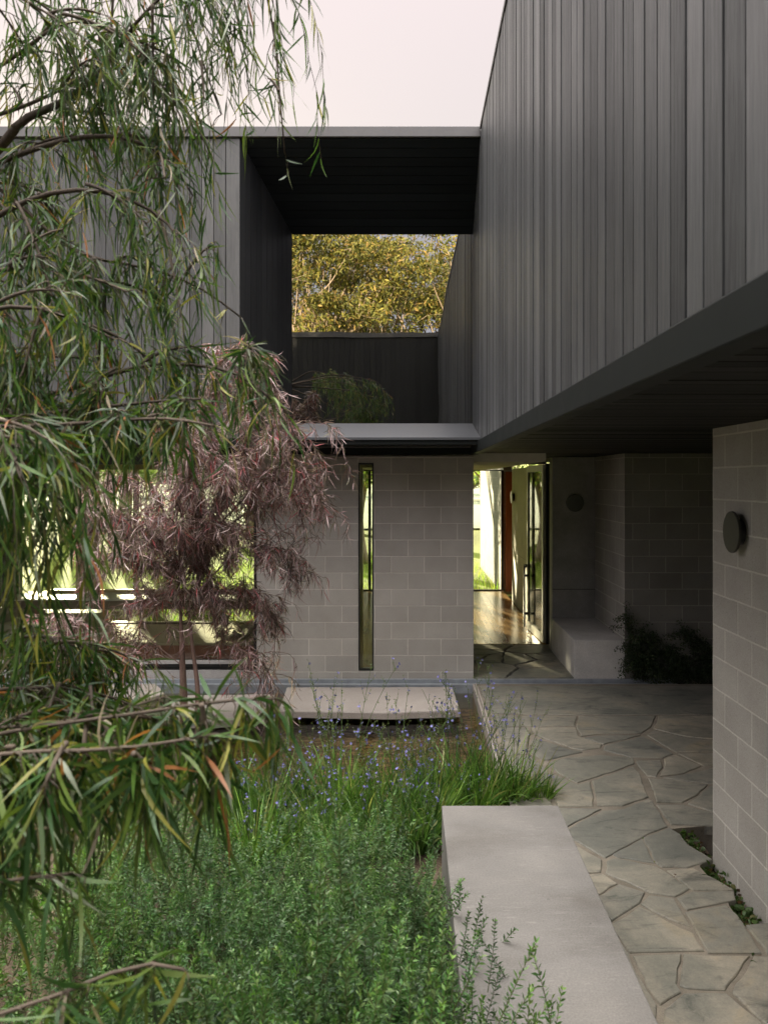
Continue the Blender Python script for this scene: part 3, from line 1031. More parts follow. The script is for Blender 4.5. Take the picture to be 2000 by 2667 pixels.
# ---- living bay on the left
bay = [-8.5, XWL]
b = MB()
b.box(bay[0], bay[1], YL + .01, YL + .11, -0.3, 0.10); b.box(bay[0], bay[1], YL + .015, YL + .11, 0.175, 0.215)
b.build('bay_plinth', M_CONC, house)
b = MB()
b.box(bay[0], bay[1], YL + .03, YL + .09, .10, .115); b.box(bay[0], bay[1], YL + .03, YL + .09, .135, .175); b.box(bay[0], bay[1], YL + .06, YL + .10, .1155, .1345)
b.box(XWL - .035, XWL - .001, YL + .0, YL + .09, .216, 2.60); b.box(bay[0], bay[1], YL + .0, YL + .09, 2.60, 2.72)
bw = b.build('bay_window', M_BLACK, house)
b = MB(); b.box(bay[0], XWL - .036, YL + .05, YL + .056, .216, 2.60); b.build('pane', M_GLASS, bw)
b = MB(); b.box(bay[0], bay[1], YL + .115, 11.6, -0.2, 0.0); b.build('bay_floor', M_CONC, house)
YFAR = 11.68
b = MB()
b.box(-8.5, bay[1], YFAR, YFAR + .14, -.2, .40); b.box(-5.44, bay[1], 11.07, 11.12, .68, .795); b.box(-5.44, bay[1], 11.12, YFAR + .1, .69, .72)
b.build('window_rail', M_BROWN, house)
b = MB(); b.box(-5.44, bay[1], 11.05, YFAR + .16, .7955, .82); b.build('window_ledge', M_LEDGE, house, bevel=.004)
b = MB()
for x in (-4.68, -3.87, -2.98, -1.9):
    b.box(x - .03, x + .03, YFAR + .02, YFAR + .1, .8205, 2.56)
b.box(-5.12, bay[1], YFAR + .015, YFAR + .105, 2.56, 2.64); b.box(-5.12, bay[1], YFAR + .021, YFAR + .101, .8205, .86)
b.box(-4.64, -4.4, YFAR + .03, YFAR + .09, .8206, 2.559)
fb = b.build('garden_window', M_FRAME, house)
b = MB(); b.box(-5.1, bay[1], YFAR + .055, YFAR + .061, .8605, 2.56); b.box(-5.1, bay[1], YFAR + .055, YFAR + .061, .4005, .69); b.build('pane', M_GLASS, fb)
b = MB(); b.box(-8.5, -5.15, YL + .2, YFAR, -.1, .64); b.box(-5.45, -5.15, YL + .2, YFAR + .1, .6405, .70)
b.build('side_ledge', M_PLAST, house)
b = MB(); b.box(-5.6, -5.5, YL + .12, YFAR + .1, .7005, 2.64); b.build('bay_side_wall', M_PLAST, house)
b = MB()
for y in (10.3, 10.62, 10.92, 11.2, 11.5):
    b.box(-5.5, -5.42, y, y + .07, .701, 2.6)
b.build('batten_screen', M_BLACK, house)
# the built-in daybed in the bay
day = thing('daybed', 'terracotta daybed with pale flat cushion behind the large left window', 'daybed', (-3.0, 10.9, 0))
b = MB(); b.box(-4.2, -1.88, YL + .13, 11.5, .0, .375); b.box(-5.14, -4.2, YL + .13, YL + .3, .0, .37); b.build('base', M_TERR, day, bevel=.006)
b = MB(); b.box(-4.19, -1.89, YL + .128, 11.52, .376, .405); b.build('cushion', M_TERR2, day, bevel=.012)
b = MB(); b.box(-5.14, -4.205, YL + .31, 11.6, .0, .60); b.build('side_bench', M_PLAST, day, bevel=.01)
throw = MB()
rt = random.Random(2)
g0 = []
for i in range(14):
    g0.append([(-2.45 + .62 * j / 9 + .02 * math.sin(i), YL + .35 + 1.0 * i / 13 + .02 * math.sin(j * 2), .42 + .035 * math.sin(j * 2.1 + i * .5) + .05 * j / 9 + .02 * rt.random()) for j in range(10)])
for i in range(13):
    for j in range(9):
        throw.poly([g0[i][j], g0[i][j + 1], g0[i + 1][j + 1], g0[i + 1][j]])
th = throw.build('throw_blanket', m_plain('grey_throw', (.36, .33, .27), .9, 0, .3, 20), None, smooth=True)
setp(th, 'crumpled grey throw lying on the right end of the daybed', 'blanket')
sm = th.modifiers.new('thick', 'SOLIDIFY'); sm.thickness = .015

# ------------------------------------------------------------------ right wing
wing = thing('upper_wing', 'long weathered black timber wing floating over the stone path, on the right', 'building wing', (XR, 4, ZS))
b = MB(); rg = random.Random(12)
nb = int((YW - YB) / 0.137); y0 = YW - nb * 0.137
cladding(b, (XR, y0, 0), (0, 1, 0), nb, 0.137,
         lambda s: (np.array((XR, y0 + s * nb * 0.137, 2.852)), np.array((XR, y0 + s * nb * 0.137, 6.235))), (-1, 0, 0), gap=.014, dep=.06, rg=rg, tj=.003)
b.build('timber_wall', M_TIMBW, wing)
b = MB(); b.box(XR - .012, XR + .3, YB, 9.02, 6.24, ZT + .01); b.build('roof_edge', M_CAP, wing)
b = MB(); b.hexa([(XR - .035, YB, ZS), (XR + .05, YB, ZS), (XR + .05, YL - .05, ZS), (XR - .035, YL - .05, ZS),
                  (XR - .035, YB, 2.842), (XR + .05, YB, 2.852), (XR + .05, YL - .05, 2.852), (XR - .035, YL - .05, 2.842)])
b.build('fascia', M_FASC, wing, bevel=.006)
b = MB()
cladding(b, (XR + .05, YB, 0), (0, 1, 0), 118, .112, lambda s: (np.array((XR + .05, YB + s * 13.2, ZS + .02)), np.array((7.5, YB + s * 13.2, ZS + .02))), (0, 0, -1), rg=rg)
cladding(b, (XR, YB, 0), (0, 1, 0), 10, .112, lambda s: (np.array((XR + .05, 11.31 + s * .9, ZS + .02)), np.array((3.2, 11.31 + s * .9, ZS + .02))), (0, 0, -1), rg=rg)
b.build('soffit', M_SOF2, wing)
b = MB(); b.box(XR + .02, 7.5, YB, 18.2, 2.80, 6.2); b.build('wing_body', M_DKIN, wing)

# near pier, back walls of the porch
b = MB(); b.box(XP, XP + .19, YB, 5.30, -.3, ZS + .015)
o = b.build('block_pier', M_BLKY); setp(o, 'tall near grey block wall at the right edge carrying a round lamp', 'wall')
b = MB(); b.box(2.62, 5.5, 10.05, 10.24, -.3, ZS + .015)
b.box(2.62, 2.81, 10.24, 11.66, -.3, ZS + .0155)
o = b.build('porch_block_wall', None)
bk2 = m_block('shaded_blockwork', 'X', 0.12, 0.087, (0.15, 0.145, 0.13), (0.185, 0.178, 0.16), (0.27, 0.26, 0.23))  # porch shade is put into these darker block colours
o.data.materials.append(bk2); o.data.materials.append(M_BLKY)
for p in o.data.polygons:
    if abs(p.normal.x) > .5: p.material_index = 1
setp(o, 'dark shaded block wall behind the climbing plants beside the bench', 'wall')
b = MB(); b.box(2.02, 2.62, 11.66, 11.9, -.2, ZS + .016)
b.box(2.121, 2.3, 11.9, 12.3, -.2, 2.70)
o = b.build('porch_concrete_wall', m_concrete('shaded_concrete', (0.25, 0.245, 0.23))); setp(o, 'smooth concrete wall, coloured dark for the porch shade, above the bench with a round black lamp', 'wall')  # concrete coloured darker to stand in for the shade under the soffit
b = MB(); b.box(2.02, 2.62, 11.656, 11.661, .868, .876); jo = b.build('formwork_joint', M_DKIN, o)
b = MB(); b.box(2.008, 2.618, 10.035, 11.657, -.1, .463)
o = b.build('concrete_bench', m_concrete('pale_concrete', (0.50, 0.485, 0.45)), bevel=.006); setp(o, 'solid pale concrete bench block beside the front door', 'bench')
b = MB(); b.box(5.4, 7.5, YB, 10.3, -.3, ZS); o = b.build('carport_wall', M_BLKY); setp(o, 'plain block wall closing the covered way on the far right', 'wall')


def lamp(p, nrm, face, back, label, r=.122):
    t = thing('wall_lamp', label, 'wall lamp', tuple(p), 0, 'round disc wall lamps')
    nrm = np.array(nrm, float); p = np.array(p, float)
    bb = MB(); bb.cyl(p, nrm, r * .62, .045, 40); bb.build('mount', M_LAMPB, t)
    bb = MB(); bb.cyl(p + nrm * .0455, nrm, r, .016, 56); bb.build('disc', face, t, bevel=.003)
    return t


lamp((XP, 4.85, 2.10), (-1, 0, 0), M_LAMP, M_LAMPB, 'dark round disc lamp on the near block wall at right')
lamp((2.33, 11.66, 2.09), (0, -1, 0), M_LAMPB, M_LAMPB, 'black round lamp on the shaded concrete wall above the bench')
lamp((2.08, 16.35, 2.08), (-1, 0, 0), M_LAMPW, M_LAMPB, 'pale round disc lamp on the bright hall wall beside the red panel')

# low garden wall in the foreground
b = MB(); b.box(.192, .873, -1.8, 4.84, -.3, .50)
o = b.build('garden_wall', M_CONCW, bevel=.006); setp(o, 'low broad pale concrete garden wall between shrubs and stone path', 'wall')

# stepping slabs
def slab(pts, top, th, label, seed):
    bb = MB(); rr = random.Random(seed)
    stone(bb, pts, top, top - th, .5, .010, .005, rr)
    oo = bb.build('stepping_slab', M_SLAB); setp(oo, label, 'stone slab', 'stone slabs over the pond')
    return oo
slab([(-1.36, 8.68), (-.2, 8.62), (.53, 8.70), (.50, 9.66), (-1.42, 9.66)], -.01, .075, 'long pale stone slab over the pond below the slot window', 1)
slab([(-2.72, 8.45), (-2.0, 8.38), (-1.50, 8.55), (-1.52, 9.42), (-2.55, 9.38)], -.03, .08, 'pale stone slab at the foot of the purple tree', 2)
slab([(-3.5, 8.95), (-2.95, 8.8), (-2.72, 9.2), (-2.95, 9.62), (-3.45, 9.6)], .04, .16, 'thick pale rock by the pond under the bay window', 3)
for k, (x0, x1) in enumerate(((-1.2, -.9), (.1, .4), (-2.3, -1.9))):
    pass
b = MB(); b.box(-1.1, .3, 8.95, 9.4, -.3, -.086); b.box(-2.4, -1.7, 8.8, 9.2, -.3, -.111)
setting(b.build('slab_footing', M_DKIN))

# outside block wall beyond the hall
b = MB(); b.box(2.07, 2.26, 18.2, 24.0, -.3, 3.3)
o = b.build('outside_block_wall', M_BLKO); setp(o, 'sunlit pale block wall outside seen through the hall window', 'wall')

# wing behind the viewer
rear = thing('rear_wing', 'black timber wing closing the courtyard behind the viewer, seen reflected', 'building wing', (-3, YB, 2.7))
b = MB(); rg = random.Random(21)
cladding(b, (-9, YB, 0), (1, 0, 0), 72, .137, lambda s: (np.array((-9 + s * 9.864, YB, 2.85)), np.array((-9 + s * 9.864, YB, 6.27))), (0, 1, 0), rg=rg)
b.build('timber_wall', M_TIMB, rear)
b = MB(); b.box(-9, XR, YB - .5, YB + .03, 6.28, 6.40); b.build('roof_edge', M_CAP, rear)
b = MB(); b.box(-9, 7.5, YB - 4, YB - .03, 2.72, 6.25); b.build('wing_body', M_DKIN, rear)
b = MB(); b.box(-9, XP, YB - .3, YB - .1, -.3, 2.715); b.build('block_wall', M_BLK, rear)  # lower wall added out of view to keep horizon light from under the wing
b = MB(); b.box(-9.0, -8.8, YB - .1, YL, -.3, 2.9)  # invented wall, unseen, holds back low sky light from the left
o = b.build('light_blocking_wall', M_BLKY); setp(o, 'plain block wall added out of view on the far left to block low light', 'wall')


# ------------------------------------------------------------------ plants
def tints(n, pal, w, rg=rng, jit=.22):
    pal = np.array(pal); k = rg.choice(len(pal), n, p=np.array(w) / sum(w))
    c = pal[k] * (1 + rg.normal(0, jit, (n, 1)))
    return np.clip(c, 0.003, 1)


def weeping(boughs, leafL, leafW, pal, w, mleaf, mbark, parent, trunk, rg, spacing=.028, K=4, hang=.45, twig_r=.0022, thick=1.0, crown='crown', sub=0, subl=(.2, .4), mult=1.0, subr=.3, ldj=.42, lift=.1, lcurl=.26):
    """boughs: list of (3-D polyline, strands, strand length range, start fraction)"""
    LV, LD, paths, prad = [], [], [], []
    limb = MB()
    work = []
    for bg_ in boughs:
        poly, ns, ll, f0, r0 = bg_[:5]; lf = bg_[5] if len(bg_) > 5 else 1.0
        if not sub or ns < 16:
            work.append((poly, int(ns * mult), ll, f0, r0, lf)); continue
        work.append((poly, int(ns * mult * .35), ll, f0, r0, lf))
        pth = resample(poly, 30); T = unit(np.gradient(pth, axis=0))
        for m_ in range(sub):
            i = int((f0 + (1 - f0) * (m_ + rg.uniform(0, 1)) / sub) * 28)
            d = unit(T[i] * .5 + rg.normal(0, .6, 3) + np.array((0, 0, lift)))
            l = rg.uniform(*subl) * float(np.clip(ll[1] / subr, .2, 1.3)); t_ = np.linspace(0, 1, 7)[:, None]
            work.append((pth[i] + d * l * t_ + np.array((0, 0, -.35)) * l * t_ ** 2, max(3, int(ns * mult * .65 / sub)), ll, .15, .006, lf))
    LF = []
    for poly, ns, (l0, l1), f0, r0, lf in work:
        pth = smooth_path(poly, 28)
        rad = np.linspace(r0, .003, len(pth)) * thick
        limb.tube(pth, rad, 6, rg.random())
        T = unit(np.gradient(pth, axis=0))
        ks = np.sort(rg.uniform(f0, 1.0, ns)); ks[-1] = 1.0
        for k in ks:
            i = min(int(k * (len(pth) - 1)), len(pth) - 2); fr = k * (len(pth) - 1) - i
            p0 = pth[i] * (1 - fr) + pth[i + 1] * fr
            L = rg.uniform(l0, l1)
            d = T[i] * .55 + rg.normal(0, .55, 3) * np.array((1, 1, .45)) + np.array((0, 0, .12))
            d = d / np.linalg.norm(d)
            s = np.linspace(0, 1, 9)[:, None]
            q = p0 + d * L * (s - .45 * s ** 2) * .85 + np.array((0, 0, -1.0)) * L * hang * 1.35 * s ** 2 + rg.normal(0, .006, (9, 3)) * s
            paths.append(q); prad.append(np.linspace(twig_r, twig_r * .35, 9))
            n = max(4, int(L / spacing))
            ss = np.linspace(.08, 1, n) + rg.normal(0, .02, n)
            ss = np.clip(ss, 0, 1)
            xi = ss * 8; ii = np.minimum(xi.astype(int), 7); fr2 = (xi - ii)[:, None]
            pos = q[ii] * (1 - fr2) + q[ii + 1] * fr2
            tg = unit(q[ii + 1] - q[ii])
            ld = unit(tg * .9 + rg.normal(0, ldj, (n, 3)) + np.array((0, 0, -hang * .55)))
            LV.append(pos); LD.append(ld); LF.append(np.full(n, lf))
    limb.build(trunk, mbark, parent, smooth=True)
    V, Q = tubes_geo(np.array(paths), np.array(prad), 3)
    LV = np.concatenate(LV); LD = np.concatenate(LD); N = len(LV)
    LF = np.concatenate(LF); L = rg.uniform(leafL[0], leafL[1], N) * LF ** .5; W = rg.uniform(leafW[0], leafW[1], N) * LF
    V2, Q2, per = leaves_geo(LV, LD, L, W, rg.uniform(.05, .5, N), K, lcurl, rg)
    c = np.repeat(tints(N, pal, w, rg), per, 0)
    tc_ = np.tile(np.array((.10, .075, .045)), (len(V), 1))
    np_mesh(crown, np.concatenate([V2, V]), np.concatenate([Q2, Q + len(V2)]), np.concatenate([c, tc_]), mleaf, parent, smooth=True)
    return N


GREEN = [(.028, .075, .016), (.066, .130, .022), (.120, .180, .032), (.25, .24, .045), (.20, .23, .15), (.34, .14, .05), (.34, .28, .19)]
GW = [.33, .30, .19, .08, .05, .018, .025]
rt = np.random.default_rng(31)
tree = thing('weeping_tree', 'large weeping tree with long narrow green leaves hanging across the left side', 'tree', (-2.7, 2.8, -.07))
TB = np.array((-2.7, 2.8, -.1))


def dl(pts, Y):
    out = []
    for i, p in enumerate(pts):
        out.append(D(p[0], p[1], p[2] if len(p) > 2 else Y))
    return out


trunk_pts = [TB, TB + (.03, .02, 1.0), TB + (.0, .0, 2.0), TB + (.1, .05, 3.2), TB + (.05, .0, 4.6)]
bt = MB(); bt.tube(smooth_path(trunk_pts, 14), np.linspace(.13, .05, 14), 10); bt.build('trunk', M_BARK, tree, smooth=True)
SRC = {'hi': TB + (.08, .03, 3.6), 'mid': TB + (.03, .02, 2.4), 'lo': TB + (.02, .02, 1.2), 'top': TB + (.05, 0, 4.5)}
BG = [
    ('hi', [(-30, 330), (70, 262), (120, 240), (165, 190), (230, 140), (300, 90), (430, -20)], 2.8, 44, (.14, .36), .35, .035),
    ('top', [(-100, -160), (160, -120), (320, -60), (430, -40)], 2.9, 40, (.2, .42), .35, .02),
    ('top', [(-100, -260), (250, -220), (450, -150), (560, -110), (605, -60)], 3.0, 15, (.3, .50), .55, .018),
    ('top', [(-100, -300), (300, -250), (520, -200), (565, -80), (588, 60), (602, 190), (612, 320)], 3.0, 22, (.05, .14), .55, .010),
    ('top', [(-100, -300), (300, -250), (480, -180), (500, -60), (515, 60), (530, 120)], 3.0, 13, (.06, .16), .6, .010),
    ('top', [(-100, -250), (250, -180), (380, -80), (420, 60), (450, 160), (480, 250)], 2.9, 16, (.06, .16), .5, .010),
    ('hi', [(-80, 260), (80, 200), (200, 130), (290, 120), (350, 170), (390, 240)], 2.75, 36, (.08, .2), .35, .015),
    ('hi', [(-80, 200), (60, 120), (170, 60), (250, 40), (300, 80)], 2.8, 36, (.10, .26), .35, .015),
    ('top', 'W', [(-2.1, 2.7, 4.75), (-1.6, 2.5, 4.7), (-1.15, 2.4, 4.45)], 70, (.15, .4), .3, .015),
    ('top', 'W', [(-2.2, 2.3, 4.6), (-1.9, 2.0, 4.65), (-1.6, 1.8, 4.45)], 70, (.15, .4), .3, .015),
    ('top', [(-120, -40), (0, -30), (80, 0), (150, 60)], 2.5, 16, (.15, .3), .3, .015),
    ('hi', [(-200, 420), (60, 330), (200, 270), (300, 280), (370, 330), (400, 400)], 2.7, 44, (.10, .24), .3, .025),
    ('hi', [(-200, 560), (60, 420), (200, 400), (300, 420), (380, 480), (410, 560)], 2.55, 44, (.10, .24), .25, .022),
    ('mid', [(-200, 640), (80, 560), (200, 590), (290, 640)], 2.5, 50, (.10, .26), .25, .02),
    ('hi', [(-150, 300), (0, 404), (172, 564), (280, 576), (400, 600), (472, 640), (515, 680)], 2.7, 50, (.06, .15), .3, .012),
    ('mid', [(-250, 860), (0, 800), (100, 753), (160, 765)], 2.4, 34, (.12, .28), .3, .025),
    ('mid', [(-250, 960), (0, 895), (100, 853), (172, 821), (280, 785), (400, 773), (490, 785), (565, 830), (590, 865)], 2.5, 100, (.06, .17), .3, .018),
    ('mid', [(-250, 930), (0, 905), (200, 877), (360, 857), (455, 870)], 2.3, 70, (.04, .11), .3, .015),
    ('mid', [(-250, 960), (0, 930), (240, 905), (360, 895), (480, 925)], 2.2, 76, (.03, .09), .3, .015),
    ('mid', [(-250, 800), (-30, 690), (80, 660), (170, 690), (240, 730)], 2.35, 48, (.10, .24), .3, .02),
    ('mid', [(-250, 960), (-20, 920), (30, 925), (70, 950)], 2.1, 60, (.20, .38), .3, .015),
    ('mid', [(-250, 1010), (-30, 950), (30, 970), (80, 1000)], 2.0, 22, (.10, .20), .3, .012),
    ('lo', [(-250, 1480), (-20, 1400), (60, 1370), (150, 1380), (220, 1420)], 2.5, 120, (.08, .2), .3, .015),
    ('lo', [(-250, 1560), (-20, 1480), (120, 1460), (240, 1480), (310, 1530)], 2.3, 130, (.08, .2), .3, .015),
    ('lo', [(-300, 1700), (-20, 1628), (135, 1614), (252, 1630), (360, 1622), (440, 1620)], 1.55, 120, (.03, .09), .3, .012),
    ('lo', [(-300, 1640), (0, 1600), (240, 1570), (430, 1515), (540, 1500), (590, 1520)], 1.7, 80, (.03, .09), .4, .010),
    ('lo', [(-300, 1600), (0, 1560), (180, 1540), (330, 1530)], 1.9, 100, (.06, .16), .3, .010),
    ('lo', [(-300, 2000), (-60, 1930), (60, 1885), (120, 1930)], 1.4, 9, (.03, .08), .5, .008),
    ('lo', [(-300, 2180), (-50, 2150), (150, 2130), (300, 2085), (400, 2090)], 1.35, 15, (.02, .06), .4, .007),
]
boughs = []
for src, pts, Y, ns, ll, f0, r0 in BG:
    pl = [np.array(q) for q in Y] if pts == 'W' else dl(pts, Y)
    Y = 2.8 if pts == 'W' else Y
    pl = [q + np.array((0, rt.uniform(-.12, .12), 0)) for q in pl]
    full = [SRC[src]] + pl
    seg = np.linalg.norm(np.diff(np.array(full), axis=0), axis=1)
    f = (seg[0] + f0 * 0.6 * seg[1:].sum()) / seg.sum()
    boughs.append((full, ns, (ll[0] * 1.25, ll[1] * 1.3), min(f, .9), r0, 1.3 if Y < 1.95 else 1.05 if Y < 2.35 else 1.0))
nl = weeping(boughs, (.05, .125), (.0046, .0086), GREEN, GW, M_LEAF, M_BARK, tree, 'branches', rt, spacing=.024, hang=.62, sub=5, subl=(.12, .30), mult=1.35)
print('weeping leaves', nl)

RED = [(.21, .125, .125), (.36, .25, .24), (.085, .066, .055), (.54, .42, .40), (.36, .075, .085), (.16, .15, .09)]
RW = [.30, .26, .16, .14, .06, .08]
rr_ = np.random.default_rng(44)
rtree = thing('purple_tree', 'small purple-leaved weeping tree with slim stems before the bay window', 'tree', tuple(D(400, 1593, 7.9)))
RBG = [
    ([(400, 1600), (396, 1480), (392, 1370), (388, 1280), (386, 1225)], 4, .085, .8),
    ([(428, 1600), (427, 1480), (416, 1400), (406, 1310), (428, 1200)], 4, .055, .8),
    ([(470, 1380), (450, 1290), (440, 1230)], 6, .015, .4),
    ([(388, 1260), (330, 1210), (270, 1190), (200, 1215)], 56, .02, .25),
    ([(388, 1240), (300, 1130), (230, 1110), (185, 1150)], 56, .02, .3),
    ([(386, 1230), (340, 1060), (260, 1025), (175, 1070)], 52, .02, .35),
    ([(385, 1230), (400, 1080), (360, 950), (330, 880)], 56, .022, .35),
    ([(400, 1200), (450, 1000), (440, 880), (470, 800), (520, 735)], 110, .024, .35),
    ([(430, 1200), (520, 1000), (540, 850), (570, 790), (600, 850)], 95, .022, .35),
    ([(430, 1190), (560, 960), (610, 895), (640, 930)], 56, .02, .4),
    ([(430, 1180), (570, 1030), (640, 1000), (690, 1060)], 60, .018, .35),
    ([(430, 1180), (560, 1090), (640, 1070), (680, 1090)], 44, .016, .35),
    ([(425, 1280), (520, 1180), (600, 1180), (635, 1250)], 56, .016, .3),
    ([(420, 1330), (500, 1260), (570, 1300), (605, 1360)], 56, .014, .3),
    ([(425, 1420), (500, 1400), (560, 1420), (585, 1480)], 20, .010, .35),
    ([(400, 1330), (450, 1270), (480, 1330)], 36, .012, .3),
    ([(395, 1330), (330, 1290), (270, 1310)], 34, .010, .3),
    ([(395, 1440), (320, 1380), (250, 1390)], 14, .008, .4),
    ([(390, 1220), (380, 1100), (400, 1000), (410, 930)], 90, .016, .2),
    ([(395, 1250), (350, 1160), (330, 1090)], 80, .014, .15),
    ([(405, 1250), (450, 1180), (500, 1130)], 80, .014, .15),
    ([(400, 1240), (410, 1150), (440, 1080)], 80, .014, .15),
    ([(400, 1210), (480, 1080), (500, 1010)], 60, .016, .3),
]
boughs = []
for i, (pts, ns, r0, f0) in enumerate(RBG):
    off = rr_.uniform(-.75, .75) if i > 2 else (0, .15, .1)[i]
    pl = [D(x, y, 7.9 + off * (k / (len(pts) - 1)) ** .8) for k, (x, y) in enumerate(pts)]
    boughs.append((pl, int(ns * 4.0), (.07, .21), f0, r0))
nl = weeping(boughs, (.07, .14), (.0062, .0102), RED, RW, M_RLEAF, M_BARKR, rtree, 'trunk', rr_, spacing=.021, K=4, hang=.5, twig_r=.003, sub=16, subl=(.20, .52), subr=.22, ldj=.62, lift=.32, thick=.62, lcurl=.42)
print('purple leaves', nl)
rsh = thing('purple_shrub', 'small purple-leaved shrub at the left edge below the bay window', 'shrub', tuple(D(140, 1600, 7.0)))
boughs = []
for pts in ([(140, 1600), (120, 1450), (100, 1350), (70, 1335)], [(140, 1600), (140, 1450), (150, 1340), (185, 1345)], [(140, 1600), (130, 1460), (120, 1340), (130, 1325)],
            [(140, 1600), (200, 1450), (230, 1400), (280, 1420)]):
    boughs.append(([D(x, y, 7.0 + (rr_.uniform(-.25, .25) if k_ else 0)) for k_, (x, y) in enumerate(pts)], 48, (.12, .28), .6, .012))
weeping(boughs, (.06, .11), (.005, .009), RED, [.26, .3, .08, .24, .1, .02], M_RLEAF, M_BARKR, rsh, 'stems', rr_, spacing=.018, K=3, hang=.5, crown='foliage')


# ---- low round-leaved shrubs along the bottom
def make_shrub(seed, nshoot=470, R0=.62, HH=.70):
    rg = np.random.default_rng(seed)
    PV, DV, paths, rads, lc = [], [], [], [], []
    sb = []
    for _ in range(nshoot):
        bri = np.clip(rg.normal(1, .28), .5, 1.7)
        a = rg.uniform(0, 2 * np.pi); e = np.arcsin(rg.uniform(.0, 1) ** .8)
        dirn = np.array((np.cos(a) * np.cos(e), np.sin(a) * np.cos(e), np.sin(e)))
        lump = 1 + .30 * np.sin(3 * a + seed) * np.cos(2.3 * e * 2) + .12 * np.sin(7 * a + 2 * seed + 5 * e) + rg.normal(0, .08)
        tip = dirn * np.array((R0, R0, HH)) * lump
        L = rg.uniform(.16, .30)
        d = unit(dirn * .6 + np.array((0, 0, .75)) + rg.normal(0, .28, 3))
        s = np.linspace(0, 1, 6)[:, None]
        q = tip - d * L + d * L * s + rg.normal(0, .25, 3) * .05 * s ** 2
        q[:, 2] = np.maximum(q[:, 2], 0.01)
        paths.append(q); rads.append(np.linspace(.0022, .0008, 6))
        nw = int(L / .0125)
        for w_ in range(nw):
            t = .12 + .88 * w_ / (nw - 1)
            x = t * 5; i = min(int(x), 4); p = q[i] * (1 - (x - i)) + q[i + 1] * (x - i)
            ax = unit(q[i + 1] - q[i] + 1e-6)
            u = unit(np.cross(ax, (.3, .5, .8))); v = np.cross(ax, u)
            ph = w_ * 1.1 + rg.uniform(0, .4)
            for k in range(3):
                th = ph + k * 2.094
                PV.append(p); DV.append(u * np.cos(th) + v * np.sin(th) + ax * (.35 + .9 * t ** 3)); lc.append(t); sb.append(bri)
    PV = np.array(PV); DV = unit(np.array(DV)); lc = np.array(lc); N = len(PV)
    sc_ = 1 - .35 * lc ** 4
    V, Q, per = leaves_geo(PV, DV, rg.uniform(.019, .033, N) * sc_, rg.uniform(.0052, .0085, N), rg.uniform(-.05, .25, N), 2, .1, rg, .35, .9)
    pal = [(.045, .115, .034), (.076, .162, .050), (.110, .190, .078), (.160, .232, .135)]
    c = tints(N, pal, [.3, .35, .22, .13], rg, .15)
    c = c * np.array(sb)[:, None]
    c = c * (1 + .55 * lc[:, None] ** 5 * np.array((1.1, 1.0, .3)))
    V3, Q3 = tubes_geo(np.array(paths), np.array(rads), 3)
    return (V, Q, np.repeat(c, per, 0)), (V3, Q3)


def shrub_proto(seed, loc, label, grp, **kw):
    a, s = make_shrub(seed, **kw)
    t = thing('low_shrub', label, 'shrub', (0, 0, 0), 0, grp)
    np_mesh('foliage', np.concatenate([a[0], s[0]]), np.concatenate([a[1], s[1] + len(a[0])]),
            np.concatenate([a[2], np.tile(np.array((.12, .13, .06)), (len(s[0]), 1))]), M_SHRUB, t, smooth=True)
    t.location = loc
    return t


SH = 'low green shrubs in the foreground bed'
pr = [shrub_proto(101, (-.24, 3.72, .02), 'mid-green small-leaved shrub against the far end of the low concrete wall', SH),
      shrub_proto(102, (-.95, 3.75, .05), 'mid-green small-leaved shrub just behind the middle of the planting bed', SH),
      shrub_proto(103, (-.16, 2.68, .08), 'bright green shrub at the bottom, its sprigs leaning over the concrete wall', SH)]
for k, (src, x, y, z, rz, s, lab) in enumerate((
        (1, -.62, 2.85, .02, 1.2, 1.05, 'dense green shrub at bottom centre between the weeping leaves and the wall shrub'),
        (0, -1.75, 3.55, .05, 2.2, 1.1, 'shaded green shrub at left under the hanging branches'),
        (2, -1.3, 2.7, -.05, 3.0, 1.0, 'dark green shrub in the bottom left corner under the weeping leaves'),
        (0, -.45, 4.35, -.02, 4.0, .8, 'smaller green shrub behind, where the bed meets the blue flowers'),
        (1, -1.35, 4.5, -.02, .4, .85, 'small green shrub at left edge of the blue-flowered clumps'),
        (2, -.35, 2.0, -.02, 5.1, 1.0, 'green shrub nearest the viewer at the bottom edge'),
        (1, -.08, 4.3, -.04, 1.7, .6, 'smallest green shrub tucked beside the far corner of the concrete wall'),
        (2, -.24, 2.3, .16, 3.9, 1.08, 'green shrub with long sprigs overhanging the concrete wall at the bottom'),
        (0, -.02, 1.95, .06, .9, .95, 'green shrub at the bottom edge hugging the concrete wall'),
        (1, -.26, 3.2, .05, 2.7, .92, 'green shrub in the middle of the row along the concrete wall'))):
    c = copy_tree(pr[src]); c.location = (x, y, z); c.rotation_euler = (0, 0, rz); c.scale = (s, s, s * (.82 + .36 * ((k * 37) % 10) / 10)); c['label'] = lab


